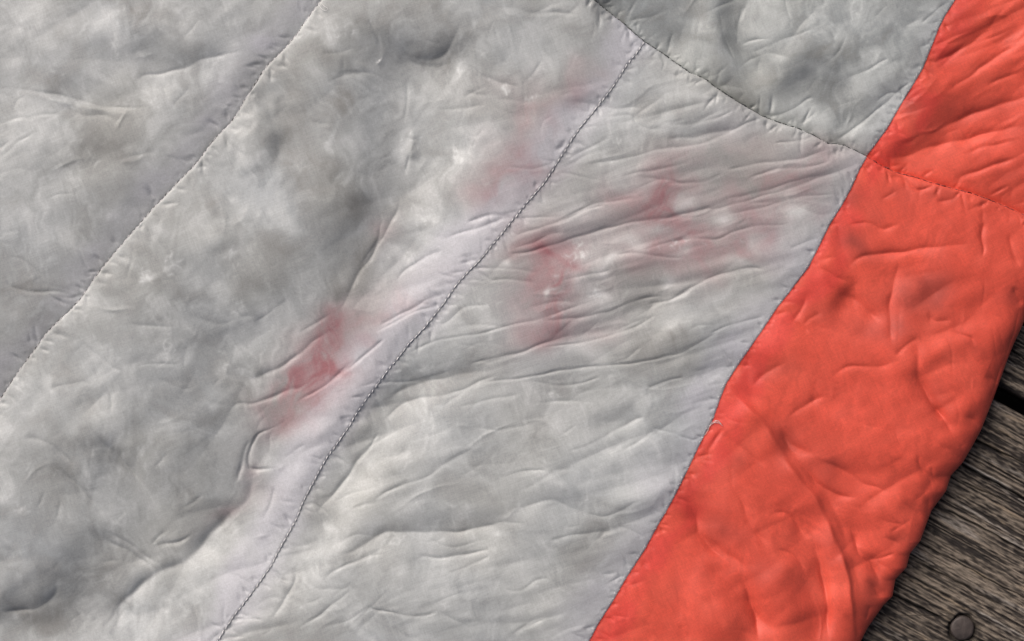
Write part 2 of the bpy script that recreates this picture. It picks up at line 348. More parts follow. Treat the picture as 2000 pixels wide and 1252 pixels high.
STROKES_G = [
 # tile, amp, width, points
 (1,4,6,[(0,475),(200,510),(420,550),(560,590),(700,600),(860,600)]), (1,4,12,[(300,560),(450,640),(600,650),(720,690)]),
 (1,5,9,[(740,500),(790,420),(900,400),(1040,370),(1110,335),(1250,295),(1400,275)]), (1,4,8,[(890,450),(930,540),(1000,620)]),
 (1,3,5,[(1220,640),(1310,628)]), (1,3,9,[(1800,470),(1920,420),(2000,400),(2080,390)]), (1,3,8,[(1780,300),(1900,290),(2000,260)]),
 (1,2,4,[(250,1120),(330,1085),(430,1080)]), (1,2,4,[(422,1050),(440,1100)]), (1,3,6,[(1040,960),(980,890),(900,870)]), (1,4,5,[(1380,430),(1440,380),(1520,330)]),
 (1,3,6,[(1260,780),(1330,840),(1400,880)]), (1,2,5,[(60,640),(100,560),(160,540)]), (1,2,8,[(650,900),(760,860),(900,840)]),
 (2,6,6,[(190,90),(250,220),(285,290)]), (2,5,14,[(720,100),(670,230),(620,300),(560,330),(450,310),(360,270)]), (2,7,22,[(320,180),(420,320),(560,360),(700,340)]),
 (2,4,6,[(410,430),(412,560),(395,680)]), (2,4,5,[(470,780),(420,880),(395,980)]), (2,3,6,[(880,50),(1000,40),(1100,75),(1250,70),(1400,80)]), (2,3,5,[(1180,62),(1280,68),(1390,80)]),
 (2,4,6,[(780,428),(850,425),(950,460),(1050,490)]), (2,3,6,[(1050,490),(1120,400),(1180,320)]), (2,3,6,[(720,550),(800,500),(870,480)]), (2,3,7,[(900,550),(1030,560),(1140,570)]),
 (2,2,4,[(910,100),(870,200)]), (2,2,4,[(900,130),(940,240)]), (2,2,5,[(1060,200),(1040,290)]), (2,2,8,[(1500,70),(1440,240)]),
 (2,4,8,[(1650,345),(1740,325),(1860,335),(1970,385)]), (2,3,5,[(1840,385),(1930,425),(2000,425)]), (2,2,3.5,[(1800,290),(1850,315),(1920,300)]),
 (2,4,8,[(1290,570),(1440,570),(1560,600),(1700,600),(1800,620)]), (2,3,4,[(1440,655),(1560,650),(1660,640),(1700,690),(1760,715),(1880,715)]), (2,2,6,[(1840,560),(1850,680),(2000,660)]),
 (2,3,4.5,[(1390,920),(1500,905),(1640,880),(1800,840),(2000,800)]), (2,3,3.5,[(960,930),(1060,940),(1140,935),(1270,900)]), (2,3,4,[(1140,875),(1200,895),(1290,900)]),
 (2,2.5,4,[(1240,960),(1330,970),(1420,990),(1540,1020)]), (2,3,5,[(740,1240),(850,1200),(980,1190),(1080,1170)]), (2,4,5,[(1240,1240),(1340,1190),(1450,1140),(1600,1120),(1760,1090)]),
 (2,3,5,[(1590,1000),(1700,960),(1850,940),(2000,900)]), (2,3,5,[(1680,985),(1850,1000),(1950,1025),(2000,1020)]), (2,2,5,[(230,1100),(260,1180),(270,1250)]), (2,2,5,[(330,1230),(370,1100)]),
 (2,3,9,[(0,420),(120,400),(260,410)]), (2,3,7,[(560,600),(700,600),(860,580)]), (2,2,5,[(700,700),(790,760),(860,700)]), (2,2,6,[(1250,540),(1330,510),(1420,520)]),
 (3,3,6,[(440,20),(410,130),(400,250)]), (3,3,7,[(300,60),(330,200),(390,330)]), (3,4,6,[(540,640),(640,632),(720,600),(800,545),(845,540)]), (3,4,5,[(930,790),(1050,720),(1200,600),(1310,500),(1390,440)]),
 (3,3,5,[(1170,570),(1250,520),(1330,530),(1300,580)]), (3,3,8,[(480,290),(640,230),(820,160)]), (3,3,5,[(1430,130),(1530,40),(1600,0)]), (3,2.5,5,[(1180,780),(1260,690)]), (3,3,6,[(1000,440),(1120,390),(1250,320)]),
 (3,4,9,[(0,775),(130,765),(270,740),(400,720)]), (3,3,6,[(0,700),(150,690),(300,650),(390,610)]), (3,3,5,[(0,830),(200,800),(450,690),(560,650)]), (3,4,6,[(330,950),(540,910),(760,880),(920,830)]),
 (3,3,4,[(600,800),(760,780),(860,740)]), (3,3,4,[(960,815),(1030,845),(1080,865),(1112,905)]), (3,3,5,[(0,1025),(200,1012),(330,965)]), (3,4,7,[(450,1000),(600,950),(800,930),(930,890)]),
 (3,3,6,[(300,1120),(600,1050),(800,990),(1000,960)]), (3,3,6,[(0,1210),(330,1150),(700,1050),(880,980)]), (3,2.5,5,[(350,1200),(560,1150),(760,1100),(960,1080)]), (3,2,4,[(200,470),(230,530),(330,540)]),
 (3,7,13,[(1440,770),(1600,690),(1800,600),(2000,545),(2100,520)]), (3,7,15,[(1180,890),(1350,865),(1500,815),(1700,765),(2000,700),(2080,690)]), (3,4,8,[(1440,400),(1560,320),(1700,240),(1850,130)]),
 (3,4,7,[(1560,520),(1700,420),(1800,350),(2000,230)]), (3,3,5,[(1780,490),(1880,430),(2000,400)]), (3,4,6,[(1560,1050),(1700,965),(1900,900),(2000,870)]), (3,3,6,[(1650,870),(1800,810),(1950,785)]),
 (3,3,4,[(1230,1000),(1320,985),(1400,1060),(1460,1050),(1510,1025)]), (3,3,4,[(1205,1115),(1300,1060)]), (3,2.5,4,[(1760,1110),(1770,1180),(1760,1250)]), (3,3,6,[(1500,1130),(1600,1110),(1660,1060)]),
 (4,3,5,[(30,285),(130,310),(220,390),(260,440)]), (4,5,6,[(0,430),(100,470),(220,490),(320,480),(440,525)]), (4,2.5,5,[(0,160),(70,150),(100,140)]), (4,2,3.5,[(245,560),(245,640)]), (4,2.5,5,[(0,205),(60,225)]),
 (4,4,7,[(430,750),(540,830),(640,910),(720,940)]), (4,4,7,[(480,830),(540,930),(610,1030),(630,1090),(625,1200)]), (4,2,4,[(570,690),(600,760),(630,830)]), (4,3,8,[(250,1060),(330,1010),(450,990),(560,1010)]),
 (4,3,4,[(750,905),(850,885),(1000,895)]), (4,2.5,5,[(850,950),(950,1000),(1040,1030),(1100,1000)]), (4,2,7,[(1060,620),(1150,650),(1230,665),(1320,630)]), (4,2,4,[(670,550),(740,562)]),
 (4,7,11,[(1330,1000),(1480,940),(1640,850),(1750,760),(1850,690)]), (4,6,7,[(1250,1170),(1320,1110),(1400,1110),(1500,1080),(1600,1040),(1690,1030)]), (4,3,4,[(1470,1100),(1480,1130),(1400,1200)]),
 (4,3,4,[(1555,1170),(1580,1210),(1540,1230)]), (4,5,5,[(1640,1120),(1680,1080),(1800,1020),(1900,930),(2000,840)]), (4,3,5,[(1850,605),(1760,655),(1650,725)]), (4,3,6,[(1400,660),(1500,600),(1620,520)]), (4,3,5,[(100,1100),(130,1150),(160,1160)]),
 (4,3,8,[(690,650),(800,670),(900,680),(980,690)]), (4,2,5,[(740,200),(740,300),(700,440)]), (4,2,6,[(1230,0),(1215,80)]), (4,3,6,[(1560,1000),(1650,1030),(1700,1000)]),
 (5,3,5,[(740,95),(880,60),(960,60),(1010,90)]), (5,4,6,[(630,180),(740,150),(860,110),(960,70)]), (5,3,7,[(350,430),(400,360),(520,290),(620,250)]), (5,7,13,[(370,0),(290,150),(200,290),(130,400),(80,520),(20,600)]),
 (5,3,6,[(265,70),(240,200),(150,340)]), (5,3,4,[(240,485),(300,530),(370,605)]), (5,3,3.5,[(230,715),(330,660),(450,600),(540,575),(590,575)]), (5,5,9,[(250,680),(400,600),(520,530),(640,490)]),
 (5,5,4.5,[(290,745),(200,820),(100,900),(0,970)]), (5,2.5,3.5,[(690,305),(760,282),(840,265)]), (5,2,3,[(730,315),(820,298)]), (5,2,3,[(680,365),(740,345)]), (5,2.5,3.5,[(1030,75),(1150,70),(1290,65)]),
 (5,3,4,[(1220,100),(1300,80),(1400,30),(1520,0)]), (5,2.5,4,[(1160,160),(1280,130)]), (5,5,5.5,[(950,275),(1060,268),(1200,230),(1400,170),(1600,110),(1760,85),(1990,60)]), (5,4,7,[(1000,245),(1100,215),(1200,170),(1290,150)]),
 (5,2.5,3.5,[(800,355),(900,355),(1040,360),(1150,385)]), (5,4,5,[(1570,280),(1700,270),(1850,290),(1960,295)]), (5,3,5,[(1720,262),(1850,212),(2000,190)]),
 (5,3,3.5,[(390,840),(560,765),(700,735),(860,710),(1000,670),(1150,640),(1290,590),(1450,540)]), (5,5,8,[(1150,645),(1400,628),(1550,590),(1700,530),(1850,510)]), (5,4,4.5,[(1760,555),(1880,530),(2000,475)]),
 (5,5,5.5,[(750,890),(880,860),(1030,830),(1150,780),(1290,740),(1370,730)]), (5,3,4,[(1150,795),(1400,768),(1560,725),(1700,675),(1820,605)]), (5,3,3.5,[(120,1020),(270,995),(400,990),(550,960),(690,915)]),
 (5,4,8,[(250,1230),(400,1110),(560,1070),(700,1040),(830,985),(930,945)]), (5,7,20,[(300,1080),(500,990),(700,950),(900,920)]), (5,5,4.5,[(800,995),(1090,960),(1250,930),(1450,900),(1640,890),(1800,860),(2000,800)]),
 (5,4,5,[(1750,1030),(1860,985),(1960,960)]), (5,3,8,[(1560,880),(1640,855),(1720,790)]), (5,2.5,5,[(690,780),(780,785),(840,805)]), (5,2.5,7,[(580,690),(650,640),(750,570),(880,560)]), (5,2,3,[(600,1030),(632,1072)]), (5,3,4,[(150,1060),(180,1090)]),
 (5,3,5,[(1280,420),(1480,380),(1560,360)]), (5,2.5,5,[(860,420),(1000,415),(1140,440)]), (5,3,4.5,[(1100,980),(1300,1010),(1500,960)]), (5,3,6,[(700,1130),(860,1090),(1040,1060)]),
 (6,4,5.5,[(0,545),(80,500),(170,450),(270,400),(360,370),(480,350),(560,365)]), (6,3,5,[(0,210),(150,190),(280,190),(380,150),(500,120),(690,110)]), (6,3,5,[(0,75),(100,50),(260,10)]), (6,3,5,[(690,245),(800,200),(860,180)]),
 (6,2.5,4,[(690,400),(740,404),(770,398)]), (6,3,5,[(240,720),(340,680),(440,650),(560,620)]), (6,3,6,[(0,850),(100,820),(200,760),(300,710)]), (6,3,5,[(190,950),(230,1005),(330,995)]), (6,2,3,[(500,680),(545,700)]),
 (6,3,5,[(1010,110),(1150,105),(1220,130),(1320,100)]), (6,5,8,[(1000,390),(1060,310),(1180,270),(1300,265),(1450,245),(1600,225),(1720,215)]), (6,4,5,[(1780,60),(1770,160),(1775,250),(1760,300)]),
 (6,4,8,[(1310,290),(1290,380),(1260,500),(1260,700),(1255,820)]), (6,3,6,[(700,680),(750,600),(790,500)]), (6,3,4,[(720,650),(780,690),(800,720)]), (6,3,5,[(770,680),(800,640),(880,600)]),
 (6,7,16,[(950,470),(1060,530),(1150,610),(1200,680)]), (6,4,8,[(1420,730),(1330,790),(1270,850)]), (6,8,11,[(1400,820),(1410,950),(1450,1050),(1520,1150),(1600,1250)]), (6,3,7,[(680,1190),(800,1110),(900,1060)]),
 (6,3,5,[(1580,700),(1700,750),(1720,800)]), (6,4,7,[(1990,560),(1920,820),(1840,1060),(1770,1220)]), (6,10,9,[(1945,450),(1965,510),(2000,570)]), (6,4,6,[(1920,150),(1940,280),(1990,350)]), (6,3,4,[(1880,10),(1950,60),(2000,100)]),
 (6,3,8,[(480,1020),(560,940),(680,880)]), (6,3,5,[(1000,400),(1060,440),(1060,470)]), (6,3,7,[(820,350),(900,370),(960,410),(1050,430)]), (6,3,8,[(1450,600),(1500,640),(1600,650)]), (6,3,6,[(920,960),(1040,900),(1190,900),(1290,860)]),
 (7,4,11,[(0,720),(80,760),(140,830)]), (7,8,18,[(310,880),(295,1000),(220,1062),(100,1085),(-40,1095)]), (7,4,11,[(100,130),(200,125),(280,150),(380,230),(430,290)]), (7,5,10,[(280,220),(340,290),(430,390),(490,460),(550,530),(600,590)]),
 (7,6,15,[(500,80),(600,160),(680,250),(760,350),(830,450),(890,530)]), (7,3,5,[(600,130),(700,270),(800,400)]), (7,5,9,[(490,610),(580,690),(700,760),(800,830),(860,870)]), (7,3,6,[(560,630),(680,700),(800,790),(900,850)]),
 (7,3,6,[(820,730),(870,680),(930,640)]), (7,4,7,[(820,755),(900,720),(1000,700),(1070,650)]), (7,6,5,[(1580,40),(1530,60),(1480,80),(1430,100),(1400,150),(1370,230),(1380,290),(1440,300),(1520,290),(1545,270)]),
 (7,3,4,[(1490,100),(1500,200)]), (7,4,5,[(1340,360),(1400,410)]), (7,3,6,[(1560,250),(1640,190),(1710,150)]), (7,6,8,[(1310,380),(1350,200),(1390,110)]), (7,3,6,[(1450,600),(1500,480),(1530,370)]),
 (7,5,10,[(2120,120),(1990,250),(1900,380),(1800,500),(1720,600)]), (7,3,4,[(1940,190),(2000,270)]), (7,3,5,[(1660,410),(1740,370)]), (7,3,5,[(1290,1140),(1400,1130),(1480,1140)]), (7,3,8,[(1500,1170),(1560,1060),(1640,920),(1640,800)]),
 (7,2,6,[(1640,1020),(1620,1150)]), (7,3,8,[(1650,1190),(1800,1090),(2000,940)]), (7,3,7,[(1020,990),(1060,1060),(1120,1200)]), (7,3,6,[(1800,920),(1880,850),(2000,800)]), (7,2,5,[(640,590),(690,520)]), (7,2,6,[(350,1170),(450,1090)]), (7,2,6,[(470,1160),(550,1130)]),
 (7,3,5,[(1010,30),(1110,150)]), (7,3,8,[(850,290),(940,200)]), (7,3,7,[(990,530),(1130,430)]), (7,2,6,[(200,520),(260,400)]), (7,2.5,5,[(1450,1230),(1520,1180)]),
 (8,4,5,[(250,90),(190,190),(130,260)]), (8,4,9,[(200,490),(330,400),(460,360),(560,320),(640,250),(800,170)]), (8,3,11,[(700,60),(850,70),(1000,60),(1150,20)]), (8,2.5,7,[(700,330),(860,240)]), (8,2.5,5,[(920,340),(1080,300),(1200,300)]),
 (8,5,10,[(1500,122),(1600,60),(1740,0)]), (8,3,7,[(1320,190),(1440,150),(1530,110)]), (8,3,4,[(1290,95),(1360,40)]), (8,2,5,[(1565,150),(1570,195)]), (8,4,12,[(960,510),(1080,500),(1200,465),(1300,490),(1440,540),(1560,550),(1680,480),(1740,470)]),
 (8,7,14,[(40,790),(140,740),(260,660),(330,640),(450,650),(700,640),(850,610),(1000,590),(1100,600)]), (8,3,5,[(0,870),(100,820),(200,780),(290,765)]), (8,5,7,[(450,770),(600,790),(740,770),(880,735)]), (8,4,9,[(1200,690),(1300,670),(1480,640),(1560,640)]),
 (8,3,6,[(1580,600),(1680,640),(1740,680)]), (8,2.5,6,[(640,880),(780,820),(880,770)]), (8,5,5,[(180,1050),(240,1080),(330,1090),(430,1110),(540,1100),(590,1080)]), (8,3,7,[(590,1080),(680,1130),(800,1190)]),
 (8,2.5,6,[(960,960),(1040,970),(1130,910),(1220,900)]), (8,2.5,5,[(960,950),(1010,890)]), (8,2,5,[(1210,840),(1300,800)]), (8,3,7,[(0,1010),(60,960),(110,920)]), (8,3,6,[(170,1100),(190,1190),(230,1250)]), (8,3,8,[(330,1170),(400,1220),(500,1240)]),
 (8,2.5,5,[(720,1140),(800,1135)]), (8,2,5,[(1830,400),(1890,450)]), (8,3,6,[(1780,60),(1890,90),(1990,130)]), (8,2.5,6,[(1000,1250),(1060,1180),(1180,1130)]),
 (9,6,13,[(100,440),(170,560),(190,660),(290,760),(400,850)]), (9,6,8,[(380,830),(450,950),(500,1100),(520,1260)]), (9,6,8,[(850,690),(870,820),(890,950),(910,1100),(912,1260)]), (9,4,11,[(350,380),(430,480),(470,600),(600,740)]),
 (9,6,15,[(640,50),(700,180),(830,220)]), (9,5,10,[(830,240),(960,280),(1080,360),(1200,400),(1270,440)]), (9,4,8,[(740,270),(860,380),(960,430),(1080,460)]), (9,7,10,[(1030,600),(1060,680),(1100,780),(1180,870),(1210,980)]),
 (9,3,5,[(1130,805),(1200,790),(1290,760)]), (9,3,6,[(1180,560),(1260,590),(1340,600)]), (9,4,7,[(1400,200),(1430,280),(1480,360),(1500,420)]), (9,4,5,[(1480,270),(1520,380)]), (9,6,7,[(1470,430),(1485,560),(1460,640)]), (9,3,5,[(1250,650),(1330,600),(1380,570)]),
 (9,4,7,[(1540,20),(1620,110),(1680,160)]), (9,4,7,[(1640,170),(1700,140)]), (9,4,7,[(1145,1050),(1130,1150)]), (9,3,6,[(1380,470),(1480,400)]), (9,3,5,[(260,280),(240,180),(330,60)]), (9,3,7,[(300,60),(400,160),(560,280)]),
 (9,4,8,[(560,560),(680,540),(800,690)]), (9,3,9,[(80,1150),(140,1250)]), (9,3,6,[(600,740),(700,760),(800,900)]),
]
LONG = lambda t: t in (3, 5, 6, 8)
def orangey(tile, pts):
    p = tpts(tile, pts); m = p[len(p) // 2]
    return m[0] > float(interp_xy(SEAMO, m[1]))
for tile, amp, w, pts in STROKES_G:
    pl_ = tpts(tile, pts); ln_ = sum(math.dist(a, b) for a, b in zip(pl_, pl_[1:]))
    G(tile, pts, amp * min(1.0, .25 + ln_ / 130.0) * (1.25 if orangey(tile, pts) else (.75 if tile == 7 else .52 if LONG(tile) else .5)), w * 1.15 if orangey(tile, pts) else max(2.3, w * .62), taper=.3 if orangey(tile, pts) or not LONG(tile) else .13)
form([(1340, 930), (1375, 1020), (1430, 1090), (1470, 1170), (1485, 1290)], -11, 24, 46)
form([(1560, 830), (1600, 850), (1650, 905), (1720, 940), (1770, 960)], -5, 26, 34)
form([(1640, 1000), (1690, 1060), (1720, 1130), (1715, 1220)], -10, 30, 26)
form([(1560, 960), (1590, 1060), (1600, 1160), (1605, 1290)], -9, 16, 40)
form([(1400, 870), (1440, 960), (1500, 1060), (1545, 1170), (1560, 1290)], 8, 34, 34)
form([(1620, 580), (1680, 600), (1730, 650)], -9, 30, 40)
form([(1745, 500), (1740, 600), (1738, 690)], -6, 20, 30)
form([(1470, 640), (1560, 700), (1640, 780), (1700, 800)], 6, 40, 50)
form([(1700, 330), (1800, 300), (1900, 250), (2050, 200)], -12, 30, 44)
form([(1780, 270), (1880, 200), (2050, 100)], -10, 26, 36)
form([(1820, 160), (1900, 90), (2000, 40)], -8, 22, 30)
# the long raised fold of the orange border, steep on its right
R(0, [(1405, 735), (1440, 775), (1470, 803), (1495, 832), (1522, 875), (1552, 923), (1591, 974), (1620, 1027), (1640, 1077), (1655, 1127), (1665, 1192), (1674, 1270)], 12, 5, 34, taper=.15)
V(0, [(1540, 868), (1570, 912), (1608, 962), (1638, 1016), (1658, 1068), (1672, 1120), (1684, 1180)], 6, 30, 9, taper=.2)
V(0, [(1440, 740), (1470, 775), (1495, 805), (1530, 850), (1570, 880), (1620, 890)], 8, 16, 20, taper=.3)
V(0, [(1585, 1040), (1597, 1080), (1610, 1120), (1617, 1160), (1620, 1260)], 7, 7, 16, taper=.2)
V(0, [(1340, 960), (1360, 1010), (1372, 1048), (1415, 1076), (1450, 1107), (1470, 1156), (1480, 1206), (1483, 1262)], 7, 12, 20, taper=.2)
V(0, [(1785, 650), (1795, 711), (1805, 745), (1832, 797), (1872, 848), (1900, 870)], 8, 9, 22, taper=.25)
R(1, [(150, 520), (400, 580), (600, 625), (800, 640)], 4, 6, 14)
R(2, [(250, 330), (275, 300), (240, 360)], 4, 6)
R(2, [(430, 700), (440, 800), (425, 900)], 6, 10)
V(1, [(1412, 475), (1460, 540), (1510, 640), (1545, 740), (1558, 830), (1520, 930)], 5, 22, 14)

# little folds where the outer edge is gathered
for nx_, ny_, dx_, dy_ in [(1890, 905, -60, -35), (1857, 960, -70, -45), (1817, 1030, -62, -50), (1783, 1087, -60, -40), (1757, 1137, -58, -52), (1735, 1187, -50, -60), (1926, 841, -45, -30), (1960, 753, -40, -20), (1690, 1256, -45, -60)]:
    crease(0, [(nx_ + 6, ny_ + 3), (nx_ + dx_ * .5, ny_ + dy_ * .62), (nx_ + dx_, ny_ + dy_)], -6, 8, 13, taper=.45)

# ---- puckers gathered along every seam
def puckers(P, n, lmin, lmax, amp, seed, mask=None):
    r = np.random.default_rng(seed)
    Q = smooth_poly(P, 4.0)
    for _ in range(n):
        k = r.integers(2, len(Q) - 2)
        t = Q[k + 1] - Q[k - 1]; t = t / (np.hypot(*t) + 1e-9)
        nrm = np.array([t[1], -t[0]]) * r.choice([-1, 1])
        L = r.uniform(lmin, lmax) * (1.0 if r.random() < .8 else 1.8)
        sk = r.normal(0, .55)
        d = nrm + t * sk
        p0 = Q[k] + nrm * 0.5
        p2 = p0 + d * L
        p1 = p0 + d * L * .5 + t * r.normal(0, 2.2)
        if not (-60 < p0[0] < 2060 and -60 < p0[1] < 1310):
            continue
        crease(0, [tuple(p0), tuple(p1), tuple(p2)], -r.uniform(.4, 1.0) * amp, r.uniform(2.4, 4.4), taper=.55, rim=.5, step=9)
puckers(PS1, 230, 10, 40, 3.6, 21)
puckers(PS2v, 260, 9, 36, 2.6, 22)
puckers(PDK[PDK[:, 0] > 1100], 170, 10, 34, 2.9, 23)
puckers(PSO, 260, 8, 28, 2.4, 24)

# ---- crumples of the thin cloth, following the pull of each chamber
def crumples(mask, n, base, spread, lmin, lmax, amp, seed):
    r = np.random.default_rng(seed)
    jj, ii = np.nonzero(mask & (GX > -50) & (GX < 2050) & (GY > -50) & (GY < 1300))
    for _ in range(n):
        q = r.integers(0, len(jj)); x, y = gx[ii[q]], gy[jj[q]]
        a = math.radians(r.normal(base, spread)); L = r.uniform(lmin, lmax)
        c, s = math.cos(a), math.sin(a); b = r.normal(0, .10) * L
        pts = [(x - c * L / 2, y - s * L / 2), (x - s * b, y + c * b), (x + c * L / 2, y + s * L / 2)]
        crease(0, pts, -r.uniform(.35, 1.0) * amp * (1 if r.random() < .7 else -1), (lambda q: 3 + 9 * q * q)(r.random()), taper=.5, rim=.3, step=12)
crumples(pA, 45, -20, 40, 30, 120, 1.3, 31)
crumples(pB, 110, 35, 50, 25, 120, 1.4, 32)
crumples(pC, 170, -18, 12, 40, 190, 1.5, 33)
crumples(pD, 55, -45, 35, 30, 130, 1.8, 34)
crumples(pO & ~below, 50, -30, 12, 40, 160, 2.0, 35)
crumples(pO & below & inside, 90, 60, 30, 40, 170, 1.4, 36)

H += 2.4 * fnoise(150, seed=1) + 0.6 * fnoise(75, seed=2) + .05 * fnoise(22, seed=3)
def pull(mask, lx, ly, deg, amp, seed, sharp=.10, soft=10.0):
    """taut folds: creases along the zero lines of stretched noise, coming and going"""
    n = fnoise(lx, ly, seed=seed, ang=math.radians(deg))
    g = sst(fnoise(max(lx, ly) * .8, seed=seed + 1), -.7, 1.3)
    return amp * g * (np.sqrt(n * n + sharp * sharp) - .8) * mask
def soft_mask(m, D_):
    return m * np.clip(D_ / 30.0, .15, 1)
for m_, D_, st in ((pA, D1, [(170, 60, -20, 1.9), (90, 34, 35, 1.0), (46, 18, -35, .42)]),
                   (pB, np.minimum(D1, D2), [(170, 64, -50, 2.0), (110, 36, -10, 1.3), (60, 20, 60, .6), (38, 14, -40, .36)]),
                   (pC, np.minimum(D2, DO), [(260, 38, -17, 1.7), (150, 20, -14, .8), (90, 50, -45, 1.0), (60, 11, -20, .34)]),
                   (pD, np.minimum(DD, DO), [(150, 56, -60, 2.6), (90, 30, -30, 1.3), (46, 16, 60, .55)]),
                   (pO & ~below, np.minimum(DD, DO), [(240, 46, -32, 2.8), (120, 22, -28, 1.2), (60, 14, -40, .5)]),
                   (pO & below, np.minimum(DD, DO), [(150, 60, 55, 2.8), (110, 34, -25, 1.7), (90, 24, 62, .8), (36, 13, 20, .25)])):
    for q, (lx, ly, dg, am) in enumerate(st):
        H += pull(soft_mask(m_, D_), lx, ly, dg, am * ((1.35 if lx > 100 else .7) if dg not in (-50, -10, 60, -40) else (1.0 if lx > 100 else .6)), 600 + q * 7 + int(lx * 3 + dg))

# ------------------------------------------------------------------ what shows through the cloth, with some valley shade painted in
for t, x, y, rx, ry, a, an in [
 (1,1040,140,60,90,.55,0),(1,640,220,80,60,.5,20),(1,60,390,60,60,.4,0),(1,100,110,170,90,.45,0),(1,80,1150,150,120,.4,0),(1,400,760,60,60,.35,0),(1,560,120,80,120,.25,0),
 (1,1790,150,120,60,.45,0),(1,1880,230,60,40,.4,0),(1,1430,780,80,130,.35,0),(1,1900,780,100,90,.3,0),(1,1100,1120,160,90,.3,0),(1,620,1150,120,80,.15,0),(1,300,200,140,60,.25,0),(1,1000,560,60,30,.3,0),
 (2,690,870,80,55,.6,10),(2,700,400,40,60,.5,10),(2,420,790,45,80,.5,0),(2,40,180,75,70,.6,0),(2,640,960,60,60,.35,0),(2,510,1210,50,40,.5,0),(2,500,1080,60,90,.35,0),(2,1080,130,60,90,.35,0),(2,960,500,25,20,.6,0),(2,170,620,110,70,.25,0),
 (2,550,160,140,120,.25,0),(2,1180,330,60,40,.3,0),(2,1840,480,90,60,.3,0),(2,1420,850,80,60,.5,0),(2,1160,1110,50,40,.45,0),(2,1960,1140,60,40,.4,0),(2,120,770,100,40,.25,0),(2,320,1100,50,50,.4,0),(2,800,600,80,30,.3,0),
 (3,300,200,50,140,.55,0),(3,230,320,60,60,.5,0),(3,360,400,110,90,.6,20),(3,960,160,90,60,.5,0),(3,1100,30,40,50,.5,20),(3,560,20,80,60,.5,0),(3,780,640,80,60,.65,0),(3,960,700,60,50,.5,0),(3,590,570,60,60,.5,0),(3,1150,300,70,40,.5,-20),(3,1130,720,90,50,.35,-30),
 (3,150,520,90,50,.5,20),(3,100,1140,60,55,.55,0),(3,700,1180,75,60,.5,0),(3,280,1220,50,40,.5,0),(3,60,80,90,70,.3,0),(3,1290,560,50,30,.4,-20),(3,620,900,80,40,.25,0),(3,1480,60,60,60,.25,0),(3,40,700,80,40,.3,0),
 (4,810,395,62,20,.8,-25),(4,1290,285,70,18,.7,-25),(4,900,110,60,26,.5,10),(4,1390,215,55,60,.5,0),(4,1190,450,85,70,.5,0),(4,950,310,60,35,.5,0),(4,905,850,30,14,.75,-20),(4,1250,920,70,60,.5,0),(4,60,1230,70,40,.6,0),(4,90,990,30,20,.6,0),
 (4,1100,100,90,60,.35,0),(4,560,560,80,60,.35,0),(4,1400,980,90,60,.3,0),(4,650,30,40,80,.4,0),(4,560,780,60,50,.35,0),(4,980,880,80,40,.35,0),(4,300,970,90,50,.3,0),(4,1700,440,100,120,.3,30),(4,100,620,70,60,.3,0),(4,1600,60,60,100,.25,0),(4,820,1060,90,40,.3,0),
 (5,1570,310,65,35,.85,-10),(5,1480,370,60,40,.65,-20),(5,1350,440,65,60,.6,0),(5,1180,498,13,34,1.0,15),(5,1215,478,30,12,.6,-10),(5,1490,490,50,40,.65,0),(5,1640,215,60,40,.6,0),(5,1860,430,36,40,.65,0),(5,960,320,40,25,.6,-10),(5,1370,275,70,40,.4,0),
 (5,850,560,90,90,.3,0),(5,1060,740,80,90,.45,0),(5,1400,840,110,50,.45,0),(5,820,640,80,50,.3,0),(5,1760,140,80,50,.45,0),(5,500,80,60,60,.35,0),(5,420,290,80,30,.35,-20),(5,1900,600,90,90,.3,0),(5,1230,400,20,10,.6,0),(5,120,200,70,120,.3,20),(5,1900,300,60,50,.4,0),(5,450,1180,70,50,.4,0),(5,1150,250,200,20,.0,0),(5,1430,560,150,30,.3,-15),
 (6,290,100,45,80,.65,20),(6,740,70,60,60,.6,0),(6,520,190,50,70,.5,-20),(6,60,140,60,40,.4,0),(6,300,490,80,55,.55,0),(6,450,330,70,30,.5,0),(6,120,270,40,50,.5,0),(6,60,640,100,60,.25,0),(6,520,640,60,30,.3,0),(6,560,40,60,40,.4,0),
 (7,60,900,150,90,.35,0),(7,30,60,90,40,.5,10),(7,60,420,60,60,.55,0),(7,120,520,60,40,.35,0),(7,1830,620,35,25,.8,0),(7,1480,620,40,45,.6,0),(7,1120,920,120,60,.3,0),(7,1340,990,60,30,.35,0),(7,230,60,90,80,.3,0),(7,800,60,140,50,.2,0),(7,1960,230,40,60,.5,0),(7,950,680,70,40,.3,0),(7,760,1200,90,60,.3,0),(7,1660,760,40,60,.35,0),(7,620,60,50,40,.35,0),(7,1500,960,70,60,.45,0),
 (8,1210,370,85,60,.75,30),(8,690,555,65,55,.7,0),(8,360,860,40,36,.7,0),(8,590,170,60,45,.55,0),(8,230,270,30,30,.5,0),(8,200,370,60,30,.4,0),(8,520,700,120,45,.45,0),(8,915,660,22,14,.8,0),(8,380,490,60,80,.45,0),(8,160,590,60,50,.5,0),(8,650,950,30,60,.45,0),(8,860,30,60,50,.35,0),(8,1680,220,80,60,.4,0),(8,1590,430,80,60,.3,0),(8,1190,710,80,40,.35,0),(8,120,1120,60,60,.4,0),(8,720,1110,70,25,.4,20),(8,1490,1110,40,40,.5,0),(8,500,900,100,60,.2,0),(8,1300,1080,70,50,.3,0),(8,1000,1100,100,60,.25,0),(8,1330,70,60,60,.3,0),
]:
    blob(LT, t, x, y, rx, ry, a, an, warp=1.0, p=1.7)
